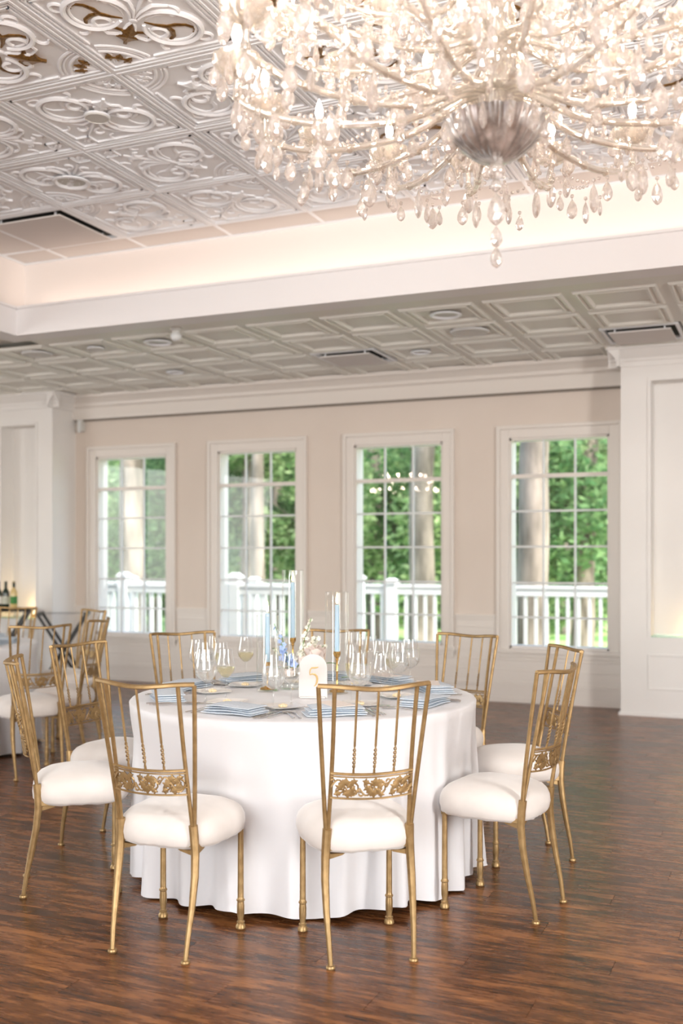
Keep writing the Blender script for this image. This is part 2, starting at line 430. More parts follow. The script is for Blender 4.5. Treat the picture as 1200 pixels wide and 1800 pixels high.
# ---- piers with lit niches
def pier(idx, u0, u1, n0, n1, zt, side):
    V0 = 9.31; m = M()
    zb = .685
    dep = .20
    m.bb(u0, n0, V0, VW, 0, ZL); m.bb(n1, u1, V0, VW, 0, ZL)
    m.bb(n0, n1, V0, VW, 0, zb); m.bb(n0, n1, V0, VW, zt, ZL); m.bb(n0, n1, V0 + dep, VW, zb, zt)
    root = tag(m.build('wall_pier_' + side, WHITE, smooth=False), kind='structure')
    t = M()
    pr = [(0, 3.02), (.02, 3.02), (.022, 3.06), (.03, 3.07), (.035, 3.09), (.07, 3.13), (.095, 3.16), (.11, 3.165), (.115, 3.195), (0, 3.195)]
    extr(t, pr, (u0 - .1, V0), (u1 + .1, V0), (0, -1))
    extr(t, pr, (u0, V0 - .1), (u0, VW), (-1, 0)); extr(t, pr, (u1, V0 - .1), (u1, VW), (1, 0))
    t.build('crown_moulding', WHITE, root, smooth=False)
    t = M()
    w = .014
    for (a0, a1, z0, z1, d) in ((n0 - .03, n0, zb - .0, zt + .03, .012), (n1, n1 + .03, zb, zt + .03, .012), (n0, n1, zt, zt + .03, .012)):
        t.bb(a0, a1, V0 - d, V0, z0, z1)
    t.build('niche_moulding', WHITE, root, smooth=False, bevel=.003)
    t = M(); z0, z1 = .23, .54
    a0, a1 = n0 - .028, n1 + .028
    for q in ((a0, a0 + .02, z0, z1), (a1 - .02, a1, z0, z1), (a0 + .02, a1 - .02, z0, z0 + .02), (a0 + .02, a1 - .02, z1 - .02, z1)): t.bb(q[0], q[1], V0 - .010, V0, q[2], q[3])
    t.build('panel_moulding', WHITE, root, smooth=False, bevel=.003)
    M().bb(u0 - .018, u1 + .018, V0 - .018, VW, 0, .028).build('shoe_moulding', WHITE, root, smooth=False, bevel=.003)
    M().bb(n0 + .002, n1 - .002, V0 - .015, V0 + dep - .002, zb + .002, zb + .014).build('glass_shelf', thin_glass('shelf_glass', (.8, .92, .86), .12, .6), root, smooth=False)
    # small uplight in the niche
    c = n1 - .12 if side == 'right' else n1 - .10
    u = thing('niche_uplight', 'small brass uplight glowing on the glass shelf of the %s wall niche' % side, 'lamp', (c, V0 + .10, zb + .015))
    M().lathe([(.0, 0), (.035, 0), (.035, .008), (.026, .012), (.026, .03), (.020, .03), (.018, .015), (0, .015)], 16).build('housing', BRASS, u)
    M().lathe([(0, .020), (.018, .020), (.010, .026), (0, .028)], 12).build('lens', emit('warm_lens', (1, .72, .38), 8), u)
    lamp('uplight_glow', 'POINT', (c, V0 + .10, zb + .085), 2.2 if side == 'left' else .8, (1, .66, .30), shadow_soft_size=.02)
pier(1, -1.37, -.40, -1.115, -.655, 2.89, 'right')
pier(2, -8.44, -7.48, -8.19, -7.71, 2.84, 'left')

# ---- beams round the tray (light shelf) and cove
b = M(); b.bb(-5.925, 5.0, 6.68, 6.88, 3.155, 3.33); b.bb(-5.925, 5.0, 6.68, 6.70, 3.33, 3.385)
b.bb(-5.925, -5.725, -5.1, 6.68, 3.155, 3.33); b.bb(-5.745, -5.725, -5.1, 6.68, 3.33, 3.385)
b.bb(4.8, 5.0, -5.1, 6.68, 3.155, 3.33); b.bb(4.8, 4.82, -5.1, 6.68, 3.33, 3.385)
for x0, x1, y0, y1 in ((-5.77, 5, 6.68, 6.66), ): b.bb(-5.725, 4.8, 6.664, 6.68, 3.365, 3.385)
b.bb(-5.725, -5.709, -5.1, 6.68, 3.365, 3.385)
tag(b.build('beam_1', BEAMP, smooth=False), kind='structure')
o = bpy.data.objects['beam_1']; o.name = 'trim_6'
c_ = M(); c_.bb(-5.95, 5.0, 6.93, 7.0, 3.19, 4.0); c_.bb(-5.95, -5.85, -5.1, 6.93, 3.19, 4.0); c_.bb(4.95, 5.05, -5.1, 6.93, 3.19, 4.0)
c_.bb(-5.925, 5.0, 6.88, 6.93, 3.19, 3.33)
tag(c_.build('trim_7', COVEP, smooth=False), kind='structure')
lamp('cove_strip_light_far', 'AREA', (-1.2, 6.80, 3.345), 7.5, (1, .79, .66), target=(-1.2, 6.99, 4.0), shape='RECTANGLE', size=9.0, size_y=.05)
lamp('cove_strip_light_left', 'AREA', (-5.80, 2.2, 3.345), 7, (1, .76, .62), target=(-5.98, 2.2, 4.0), shape='RECTANGLE', size=.05, size_y=8.6)

# ---- ceilings
ceil = tag(M().bb(-5.86, 5.0, -5.1, 6.95, ZH + .03, ZH + .12).build('ceiling', PLAINT, smooth=False), kind='structure')
lc = M(); lc.bb(-11.1, 6.1, 6.9, 10.0, ZL + .04, ZL + .12); lc.bb(-11.1, -5.9, 4.0, 6.9, ZL + .04, ZL + .12); lc.bb(5.0, 6.1, -5.1, 6.9, ZL + .04, ZL + .12)
lceil = tag(lc.build('ceiling', TILEG, smooth=False), kind='structure')
M().bb(-11.25, 6.25, -5.25, 10.02, 4.2, 4.3).build('ceiling', WHITE, smooth=False)['kind'] = 'structure'
# white edge trim of the tray
t = M(); t.bb(-5.85, 4.95, 6.905, 6.93, ZH - .012, ZH + .03); t.bb(-5.85, -5.825, -5.1, 6.905, ZH - .012, ZH + .03)
t.build('edge_trim', TILEW, ceil, smooth=False)

T = .635
def low_tile():
    m = M(); prof = [(0, .0), (.035, .0), (.045, -.016), (.062, -.016), (.072, -.002), (.085, -.002), (.095, -.016), (.112, -.016), (.124, .006), (.30, .006)]
    vs = []; fs = []
    for d, z in prof:
        vs += [(d, d, z), (T - d, d, z), (T - d, T - d, z), (d, T - d, z)]
    for i in range(len(prof) - 1):
        for k in range(4): fs.append((i * 4 + k, (i + 1) * 4 + k, (i + 1) * 4 + (k + 1) % 4, i * 4 + (k + 1) % 4))
    q = (len(prof) - 1) * 4; fs.append((q + 3, q + 2, q + 1, q))
    return m.add(vs, fs)
lt = low_tile().mesh('ceiling_tile', TILEG, smooth=False)
U0 = -3.335; V0L = 7.8155
VENTL = {(-1.1125, 8.77), (-3.6525, 8.77)}
grid = M()
for i in range(-12, 9):
    for j in range(-5, 3):
        u = U0 + i * T; v = V0L + j * T
        if v < 6.85:
            if u + T > -5.95: continue
            if v < 4.6: continue
            if i < -9: continue
        if v < 6.9 and v + T > 6.9 and u + T > -5.95: continue
        cx, cy = u + T / 2, v + T / 2
        if any(abs(cx - a_) < .1 and abs(cy - b_) < .1 for a_, b_ in VENTL): continue
        link('ceiling_tile', lt, lceil, (u, v, ZL))
# narrow cut tile row behind the beam
M().bb(-5.9, 5.0, 6.93, V0L - T, ZL, ZL + .03).build('cut_tile', TILEG, lceil, smooth=False)
# ---- high relief tiles
S = .762
def spiral(cx, cy, a0, a1, r0, r1, n=16, ex=1.0):
    out = []
    for i in range(n + 1):
        t = i / n; a_ = radians(a0 + (a1 - a0) * t); r = r0 + (r1 - r0) * t ** ex
        out.append((cx + r * cos(a_), cy + r * sin(a_)))
    return out
def taper(n, r, e0=.5, e1=.6):
    return [r * min(1, e0 + (1 - e0) * min(1, i / (n * .25)), e1 + (1 - e1) * min(1, (n - 1 - i) / (n * .2))) for i in range(n)]
def leafpts(c, ang, L, Wd, lobes=3):
    """acanthus leaf outline, base at c pointing along ang"""
    base = [(0, .14), (.14, .16), (.24, .42), (.34, .92), (.40, .78), (.46, .46), (.56, .50), (.64, .66), (.70, .48), (.80, .28), (1, 0)]
    pts = [(x, y) for x, y in base] + [(x, -y) for x, y in base[::-1][1:]]
    ca, sa = cos(ang), sin(ang)
    return [(c[0] + (x * L) * ca - (y * Wd) * sa, c[1] + (x * L) * sa + (y * Wd) * ca) for x, y in pts]
def relief_tile():
    m = M(); gold = M()
    m.add([(0.012 * S, .012 * S, 0), (S * .988, .012 * S, 0), (S * .988, S * .988, 0), (.012 * S, S * .988, 0)], [(3, 2, 1, 0)])
    # raised double border
    for d0, d1, h in ((.012, .030, .013), (.045, .058, .010)):
        a0, a1 = d0 * S, d1 * S; b0, b1 = S - a0, S - a1
        for q in ((a0, b0, a0, a1), (a0, b0, b1, b0), (a0, a1, a1, b1), (b1, b0, a1, b1)): m.bb(q[0], q[1], q[2], q[3], -h, .002)
    def tb(pts, r, mirror=True, z=.0, tp=True):
        rr = taper(len(pts), r * S) if tp else r * S
        m.tube([(x * S, y * S, z) for x, y in pts], rr, 6, flat=1.15)
        if mirror: m.tube([(y * S, x * S, z) for x, y in pts], rr, 6, flat=1.15)
    # inner stepped frame
    arc = [(.36 * sin(radians(q)) , .36 * cos(radians(q))) for q in range(10, 81, 10)]
    fr = [(.085, .38), (.085, .915), (.80, .915), (.80, .80), (.915, .80), (.915, .085), (.38, .085)]
    for i in range(len(fr) - 1):
        (x0, y0), (x1, y1) = fr[i], fr[i + 1]
        m.bb((min(x0, x1) - .008) * S, (max(x0, x1) + .008) * S, (min(y0, y1) - .008) * S, (max(y0, y1) + .008) * S, -.010, .001)
    for R, r in ((.275, .012), (.315, .008), (.345, .012)):
        pts = [(R * sin(radians(q)), R * cos(radians(q))) for q in range(14, 77, 6)]
        m.tube([(x * S, y * S, 0) for x, y in pts], r * S, 6, flat=.8)
    # ring ornament
    for q in (20, 45, 70):
        dx, dy = sin(radians(q)), cos(radians(q))
        m.tube([(.06 * S * 1.2, .06 * S * 1.2, 0), ((.07 + .08 * dx) * S, (.07 + .08 * dy) * S, 0), ((.06 + .14 * dx) * S, (.06 + .14 * dy) * S, 0)], .007 * S, 5)
        (gold).poly([(x * S, y * S) for x, y in leafpts((.05 + .10 * dx, .05 + .10 * dy), radians(90 - q), .085, .035)], -.006, z0=-.001)
    tb(spiral(.20, .10, 0, 260, .035, .012, 8), .006)
    # square ornament
    for dx, dy in ((1, 0), (-1, 0), (0, 1), (0, -1)):
        m.ball(((.862 + dx * .022) * S, (.862 + dy * .022) * S, 0), (.018 * S, .018 * S, .008), 6, 4)
    m.bb(.815 * S, .905 * S, .815 * S, .822 * S, -.006, .001); m.bb(.815 * S, .822 * S, .822 * S, .905 * S, -.006, .001)
    # big heart scrolls
    big = spiral(.655, .335, 128, -215, .205, .16, 26)
    tb(big, .020)
    tb(spiral(.655, .335, 120, -200, .165, .135, 22), .010)
    tb([(.53, .50), (.44, .47), (.34, .40), (.27, .44), (.27, .52)] , .013)
    tb(spiral(.33, .56, 230, -40, .075, .035, 12), .014)
    tb(spiral(.80, .18, 200, 480, .06, .025, 12), .012)
    tb(spiral(.52, .145, 20, 250, .055, .03, 10), .012)
    tb([(.50, .50), (.60, .57), (.70, .60), (.78, .56)], .014)
    tb(spiral(.76, .50, 70, -180, .06, .02, 12), .014)
    tb(spiral(.66, .76, -120, 120, .055, .025, 10), .012)
    tb([(.55, .55), (.62, .62), (.72, .72), (.78, .78)], .012, False)
    tb(spiral(.885, .60, 180, 20, .05, .05, 8), .010)
    m.ball((.5 * S, .5 * S, 0), (.03 * S, .03 * S, .012), 8, 4)
    # leaves
    gold.poly([(x * S, y * S) for x, y in leafpts((.30, .30), radians(45), .24, .075)], -.012, z0=-.001)
    for pts_, rr_ in (([(.545, .455), (.585, .405), (.625, .37), (.66, .345)], [.006, .013, .020, .020]),
                      ([(.635, .36), (.70, .355), (.755, .33), (.785, .285), (.775, .245), (.75, .24)], [.016, .019, .015, .013, .012, .004]),
                      ([(.645, .37), (.645, .30), (.62, .245), (.575, .215), (.535, .225), (.53, .25)], [.016, .019, .015, .013, .012, .004]),
                      ([(.36, .345), (.375, .42), (.345, .475), (.30, .485), (.285, .46)], [.012, .016, .014, .011, .004])):
        for mir in (0, 1):
            gold.tube([((y if mir else x) * S, (x if mir else y) * S, -.002) for x, y in pts_], [q * S for q in rr_], 6, flat=.35)
    return m, gold
rm, gm = relief_tile()
rt = rm.mesh('ceiling_tile', TILEW, True, 40)
gw = gm.mesh('leaf_relief', TILEW, False); gg = gm.mesh('leaf_relief', GOLDLEAF, False)
UH, VH = -3.117, 4.35
nt_ = 0
for i in range(-3, 8):
    for j in range(-4, 3):
        if (i, j) == (-3, 2): continue
        ex, ey = i % 2 == 0, j % 2 == 0
        if ex and ey: c0 = (i, j); r = 0
        elif (not ex) and ey: c0 = (i + 1, j); r = pi / 2
        elif (not ex) and (not ey): c0 = (i + 1, j + 1); r = pi
        else: c0 = (i, j + 1); r = -pi / 2
        o = link('ceiling_tile', rt, ceil, (UH + c0[0] * S, VH + c0[1] * S, ZH), r)
        gold_ = (j < 0 and i >= -1) or (i >= 1 and j <= 1)
        l = link('leaf_relief', gg if gold_ else gw, o)
        if gold_: l['label'] = 'bronze gold painted leaf relief'
# plain border tiles
for i in range(-3, 10):
    M().bb(UH + i * S + .006, UH + (i + 1) * S - .006, VH + 3 * S + .01, 6.90, ZH - .002, ZH + .02).build('border_tile', PLAINT, ceil, smooth=False)
for j in range(-4, 4):
    M().bb(-5.82, UH - 3 * S - .01, VH + j * S + .006 if j < 3 else VH + 3 * S + .01, (VH + (j + 1) * S - .006) if j < 3 else 6.90, ZH - .002, ZH + .02).build('border_tile', PLAINT, ceil, smooth=False)
for i in range(-3, 9):
    M().bb(UH + i * S - .011, UH + i * S + .011, -1, 6.9, ZH - .009, ZH + .01).build('grid_bar', TILEW, ceil, smooth=False)
for j in range(-4, 4):
    M().bb(-5.82, 4.9, VH + j * S - .011, VH + j * S + .011, ZH - .0085, ZH + .01).build('grid_bar', TILEW, ceil, smooth=False)

# ---- ceiling fittings
def diffuser(label, cx, cy, z, s, loc_g=None):
    t = thing('air_diffuser', label, 'air vent', (cx, cy, z), group='air diffusers')
    f = M(); h = s / 2 - .012
    f.bb(-h, h, -h, -h + .03, -.012, .02); f.bb(-h, h, h - .03, h, -.012, .02); f.bb(-h, -h + .03, -h + .03, h - .03, -.012, .02); f.bb(h - .03, h, -h + .03, h - .03, -.012, .02)
    f.build('frame', TILEW, t, smooth=False)
    M().bb(-h + .01, h - .01, -h + .01, h - .01, .014, .03).build('dark_throat', DARK, t, smooth=False)
    p = h - .065
    M().bb(-p, p, -p, p, -.035, -.022).build('face_panel', PLAINT, t, smooth=False, bevel=.003)
    for sx in (-1, 1):
        for sy in (-1, 1): M().bb(sx * p * .8 - .006, sx * p * .8 + .006, sy * p * .9 - .006, sy * p * .9 + .006, -.024, .018).build('hanger', TILEW, t, smooth=False)
diffuser('square white air diffuser in the corner of the high tray ceiling', UH - 2.5 * S, VH + 2.5 * S, ZH, S)
diffuser('square air diffuser in the low ceiling right above the right wall pier', -1.1125, 8.7675, ZL, T)
diffuser('square air diffuser in the low ceiling above the middle windows', -3.6525, 8.7675, ZL, T)
def disc(label, cx, cy, z, r, can=False, name='ceiling_speaker', cat='ceiling speaker'):
    t = thing(name, label, cat, (cx, cy, z))
    if can:
        M().lathe([(r, .0), (r, -.008), (r * .86, -.012), (r * .80, -.004), (r * .74, .004)], 28).build('trim_ring', TILEW, t)
        M().lathe([(r * .78, .003), (r * .45, .008), (0, .009)], 24).build('lens', mat('frosted_lens', (.55, .55, .50), .3), t)
    else:
        M().lathe([(r, .004), (r, -.010), (r * .93, -.014), (r * .90, -.010), (0, -.011)], 28).build('grille', DISC, t)
        M().lathe([(r * 1.06, .004), (r * 1.06, -.004), (r, -.006)], 28).build('trim_ring', TILEW, t)
disc('flat round white cover disc on the high tray ceiling tile left of the chandelier', UH - .5 * S, VH + .5 * S, ZH - .016, .068, name='cover_disc', cat='ceiling disc')
disc('round recessed light in the high tray ceiling next to the square air diffuser', UH - 1.5 * S, VH + 1.5 * S, ZH - .016, .12, True, 'recessed_light', 'recessed light')
disc('recessed light in the low ceiling tile nearest the beam, right of centre', -2.3825, 7.498, ZL - .006, .12, True, 'recessed_light', 'recessed light')
disc('large flat round speaker in the low ceiling right of centre, behind a recessed light', -2.3825, 8.133, ZL - .006, .15)
disc('recessed light in the low ceiling near the wall above the third window', -3.0175, 8.768, ZL - .006, .09, True, 'recessed_light', 'recessed light')
disc('recessed light in the low ceiling by the beam, left of the smoke detector', -4.9225, 7.498, ZL - .006, .12, True, 'recessed_light', 'recessed light')
disc('small round disc in the low ceiling near the left end of the beam', -5.5575, 7.498, ZL - .006, .07, name='cover_disc', cat='ceiling disc')
disc('small recessed light in the low ceiling above the second window', -5.5575, 8.768, ZL - .006, .09, True, 'recessed_light', 'recessed light')
disc('pale round speaker at the far left of the low ceiling', -6.1925, 7.498, ZL - .006, .13)
t = thing('security_camera', 'small white dome detector hanging under the beam, left of centre', 'detector', (-4.49, 7.10, 3.196))
M().lathe([(.045, 0), (.045, -.02), (.03, -.03), (.03, -.05)], 16).build('mount', DISC, t)
M().ball((0, 0, -.07), (.045, .045, .04), 14, 10).build('dome', RAILW, t)

# ================================================================== OUTSIDE
tag(M().bb(-60, 40, 13.2, 130, -1.0, -.9).build('ground', LAWN, smooth=False), kind='structure')
bpy.data.objects['ground'].name = 'ground'
dk = tag(M().bb(-16, 6, 10.02, 13.1, -.2, -.12).build('porch_deck', DECKM, smooth=False), kind='structure')
for k in range(22):
    M().bb(-16, 6, 10.03 + k * .14, 10.165 + k * .14, -.12, -.095).build('deck_board', DECKM, dk, smooth=False)
def railing(label, u0, u1, v, posts, capz, sp=.13, grp='porch railings'):
    t = thing('porch_railing', label, 'railing', (u0, v, -.095), group=grp)
    L = u1 - u0; H = 1.02 + .095
    M().bb(0, L, -.045, .045, H - .045, H).build('top_rail', RAILW, t, smooth=False, bevel=.006)
    M().bb(0, L, -.03, .03, H - .13, H - .05).build('top_rail', RAILW, t, smooth=False)
    M().bb(0, L, -.025, .025, .09, .15).build('bottom_rail', RAILW, t, smooth=False)
    bm = M().bb(-.019, .019, -.019, .019, .15, H - .13).mesh('baluster', RAILW, False)
    n = int(L / sp)
    for k in range(n):
        x = (k + .5) * L / n
        if any(abs(x + u0 - p) < .09 for p in posts): continue
        link('baluster', bm, t, (x, 0, 0))
    for p in posts:
        q = M(); q.bb(p - u0 - .065, p - u0 + .065, -.065, .065, 0, capz + .095 - .07).build('post', RAILW, t, smooth=False)
        M().bb(p - u0 - .085, p - u0 + .085, -.085, .085, capz + .095 - .07, capz + .095 - .04).box((p - u0, 0, capz + .095 - .02), (.15, .15, .04), 0, .5).build('post_cap', RAILW, t, smooth=False)
railing('white porch railing outside seen through the two right windows', -4.80, 2.0, 12.8, [-4.80], 1.10)
railing('white porch railing outside the two left windows, farther of two', -12.0, -4.87, 12.8, [-8.84, -6.83], 1.10)
railing('white porch railing outside the two left windows, nearer of two', -12.0, -4.9, 12.0, [-8.42, -6.68, -4.95], 1.17)
# trees
def crown_mesh(n, rx, ry, rz, seed, ls=.22):
    rnd = random.Random(seed); m = M()
    blobs = [(rnd.uniform(-.7, .7) * rx, rnd.uniform(-.7, .7) * ry, rnd.uniform(-.8, .8) * rz, rnd.uniform(.35, .6)) for _ in range(16)]
    for _ in range(n):
        bx, by, bz, br = rnd.choice(blobs)
        d = Vector((rnd.gauss(0, 1), rnd.gauss(0, 1), rnd.gauss(0, 1))).normalized() * br * rnd.uniform(.6, 1.05)
        p = Vector((bx + d.x * rx * .7, by + d.y * ry * .7, bz + d.z * rz * .6))
        a_ = Vector((rnd.gauss(0, 1), rnd.gauss(0, 1), rnd.gauss(0, .5))).normalized(); b_ = a_.orthogonal().normalized()
        b_.rotate(Matrix.Rotation(rnd.uniform(0, 6.28), 3, a_))
        s_ = ls * rnd.uniform(.6, 1.3)
        m.add([p - a_ * s_, p + b_ * s_ * .45, p + a_ * s_, p - b_ * s_ * .45], [(0, 1, 2, 3)])
    return m
crA = crown_mesh(7000, 2.4, 1.7, 2.5, 1, .12).mesh('foliage', LEAFA, False)
crB = crown_mesh(7000, 2.4, 1.7, 2.6, 2, .12).mesh('foliage', LEAFB, False)
shA = crown_mesh(4000, 2.4, 1.7, 1.3, 3, .11).mesh('foliage', LEAFA, False)
shB = crown_mesh(4000, 2.4, 1.7, 1.4, 4, .11).mesh('foliage', LEAFB, False)
def trunk(m, h, r, lean=0, seed=0):
    rnd = random.Random(seed); pts = []; rs = []
    for i in range(13):
        f = i / 12; pts.append((lean * f * h + rnd.uniform(-.04, .04), rnd.uniform(-.04, .04), f * h)); rs.append(r * (1.25 - .25 * min(1, f * 6)) * (1 - .45 * f))
    m.tube(pts, rs, 14, up=(0, 1, 0))
    for k in range(5):
        z = h * rnd.uniform(.45, .95); a_ = rnd.uniform(0, 6.28); L_ = rnd.uniform(1.2, 2.2)
        m.tube([(lean * z, 0, z), (lean * z + cos(a_) * L_ * .5, sin(a_) * L_ * .5, z + .5), (lean * z + cos(a_) * L_, sin(a_) * L_, z + .8)], [r * .3, r * .18, r * .06], 6)
    return m
def cam2w(px, v):
    k = (px - 600) / 1837; Y = v / (k * sin(YAW) + cos(YAW)); X = k * Y
    return X * cos(YAW) - Y * sin(YAW)
TREES = [ # px, v, radius, height, lean, bark, label, crown height
    (932, 15.6, .26, 11, .012, 1, 'thick pale barked tree close outside the rightmost window'),
    (1022, 22, .22, 11, .03, 0, 'slim dark tree right of the thick trunk in the rightmost window'),
    (990, 31, .20, 11, 0, 0, 'thin dark tree far behind the middle of the rightmost window'),
    (742, 19, .27, 11, 0, 1, 'brown sturdy tree at the right side of the third window'),
    (664, 27, .24, 11, -.02, 0, 'dim grey tree at the left side of the third window'),
    (712, 36, .22, 11, 0, 0, 'dark distant tree in the middle of the third window'),
    (438, 22, .20, 11, 0, 0, 'grey tree in the middle of the second window'),
    (453, 19, .15, 11, .01, 1, 'narrow sunlit pale tree in the second window'),
    (486, 27, .19, 11, .0, 0, 'grey tree at the right side of the second window'),
    (412, 30, .13, 11, .14, 1, 'leaning thin pale tree in the second window'),
    (231, 19, .30, 11, 0, 1, 'broad grey and pale tree in the leftmost window'),
    (268, 26, .14, 11, .02, 1, 'thin bright tree at the right side of the leftmost window'),
]
for k, (px, v, r, h, lean, pale, lab) in enumerate(TREES):
    u = cam2w(px, v)
    t = thing('tree', lab, 'tree', (u, v, -.9), group='trees outside')
    trunk(M(), h, r, lean, k).build('trunk', BARKL if pale else BARK, t)
    o = link('foliage', crA if k % 2 else crB, t, (lean * 6, .3, 8.0), k * 1.3); o.scale = (.8, .8, .9); o['kind'] = 'stuff'
# understory: leafy saplings filling the forest
rnd = random.Random(11)
kinds = ['bright green leafy sapling', 'dark green leafy sapling', 'bright green low shrub', 'dark green low shrub']
rows = [(24, 6), (34, 6)]
wn = ['the leftmost window', 'the second window', 'the third window', 'the rightmost window']
cntk = {}
for ri, (v, n) in enumerate(rows):
    for k in range(n):
        px = 130 + (k + .5) * 1000 / n + rnd.uniform(-25, 25)
        vv = v + rnd.uniform(-2, 2); u = cam2w(px, vv)
        w_i = min(3, max(0, int((px - 110) / 250)))
        dark = (k + ri) % 2; w_i = min(3, max(0, int((px - 110) / 250)))
        depth = ['near the lawn', 'deeper in the woods'][ri]
        t = thing('sapling', '%s %s, at %s of %s' % (kinds[dark].replace(' leafy', ''), depth, 'left side' if (px - 110) % 250 < 125 else 'right side', wn[w_i]), 'tree', (u, vv, -.9), rnd.uniform(0, 6), 'leafy saplings in the woods')
        sc = 1 + ri * .22
        z0 = (3.4, 4.4, 5.2, 6.0)[ri] + rnd.uniform(-.5, .6)
        trunk(M(), z0 + .5, .07 + .02 * ri, rnd.uniform(-.03, .03), k + 40 * ri).build('trunk', BARK, t)
        o = link('foliage', crB if dark else crA, t, (0, 0, z0)); o.scale = (sc, sc, sc); o['kind'] = 'stuff'
        if ri >= 1:
            s_ = link('foliage', shB if not dark else shA, t, (rnd.uniform(-1, 1), -1, 1.3)); s_.scale = (1.2 * sc,) * 3; s_['kind'] = 'stuff'
rnd = random.Random(21)
def far_woods():
    tr_ = M(); lf = M(); base = crown_mesh(6000, 4.2, 3.0, 4.6, 9, .25)
    for vv in (44, 56, 70, 90):
        for k in range(9):
            u = cam2w(60 + (k + .5) * 1100 / 9 + rnd.uniform(-30, 30), vv); w_ = vv / 46
            if vv == 44 and abs(u - cam2w(250, 40)) < 8: continue
            t_ = trunk(M(), 12, .22, rnd.uniform(-.02, .02), int(k + vv)); tr_.add([(x + u, y + vv, z - .9) for x, y, z in t_.v], t_.f)
            z0 = rnd.uniform(2.4, 5.5) * w_
            n_ = len(base.f) * 2 // 3
            lf.add([(x * w_ + u, y + vv, z * w_ * 1.1 + z0) for x, y, z in base.v[:n_ * 4]], base.f[:n_])
    return tr_, lf
tr_, lf = far_woods()
fw = tag(tr_.build('woodland', BARK), 'dense dark woods far behind the lawn, seen through all windows', 'woods', kind='stuff')
tag(lf.build('foliage', LEAFA, fw, smooth=False), kind='stuff')
# house glimpsed through the leftmost window
hx = cam2w(250, 40)
hs = thing('neighbouring_house', 'grey sided house with white eaves, glimpsed through the leftmost window', 'house', (hx, 40, -.9))
M().bb(-3.2, 3.2, 0, 6, 0, 4.0).build('wall', SIDING, hs, smooth=False)
M().bb(-3.5, 3.5, -.35, 6.3, 4.0, 4.3).build('eaves', RAILW, hs, smooth=False)
r_ = M(); r_.add([(-3.5, -.35, 4.3), (3.5, -.35, 4.3), (3.5, 6.3, 4.3), (-3.5, 6.3, 4.3), (-3.5, 3, 5.9), (3.5, 3, 5.9)], [(0, 1, 5, 4), (2, 3, 4, 5), (0, 4, 3), (1, 2, 5)])
r_.build('roof', mat('grey_roof', (.25, .25, .27), .8), hs, smooth=False)
for x in (-1.6, 1.4):
    w_ = M().bb(x - .5, x + .5, -.05, .02, 1.3, 3.0).build('window', RAILW, hs, smooth=False)
    M().bb(x - .42, x + .42, -.07, -.05, 1.38, 2.92).build('pane', mat('dark_pane', (.12, .15, .17), .1), w_, smooth=False)

# ================================================================== CHAIR
def seat_mesh():
    n = 56; m = M(); vs = []; fs = []
    prof = [(.84, .376), (.93, .370), (.975, .382), (1.0, .408), (.990, .432), (.95, .453), (.87, .470), (.72, .485), (.5, .496), (.25, .502)]
    for pi_, (k, z) in enumerate(prof):
        for i in range(n):
            a_ = 2 * pi * i / n; c, s_ = cos(a_), sin(a_)
            e = 3.4
            rr = 1 / (abs(c) ** e + abs(s_) ** e) ** (1 / e)
            y = .226 + rr * s_ * .196 * k
            wdt = .200 + .012 * (y - .222) / .2
            pk = (.0022 * sin(i * 9.3) + .0018 * sin(i * 5.1 + 2)) if pi_ in (1, 2) else 0
            if pi_ == 1: zz = z + .002 * sin(i * 7.7)
            else: zz = z
            vs.append((rr * c * (wdt * k + pk), y + pk, zz))
    for j in range(len(prof) - 1):
        for i in range(n): fs.append((j * n + i, j * n + (i + 1) % n, (j + 1) * n + (i + 1) % n, (j + 1) * n + i))
    b_ = (len(prof) - 1) * n; vs.append((0, .222, .504)); fs += [(b_ + i, b_ + (i + 1) % n, len(vs) - 1) for i in range(n)]
    fs.append(tuple(range(n))[::-1])
    return m.add(vs, fs)
def yback(z):      # side profile of the back above the split
    return .052 - .075 * ((z - .445) / .5) ** 1.15 if z > .445 else .052
def bow(x, k=.055):  # plan curve, middle pushed backwards
    return -k * (1 - (x / .19) ** 2)
RAILZ = .945
def leg_curve(sx):
    P = [(0, .0, .012), (.01, .012, .09), (.02, .032, .18), (.022, .050, .28), (.014, .058, .36), (.004, .056, .42), (0, .052, .455)]
    return [(sx * (.145 + .35 * dx), y, z) for dx, y, z in P]
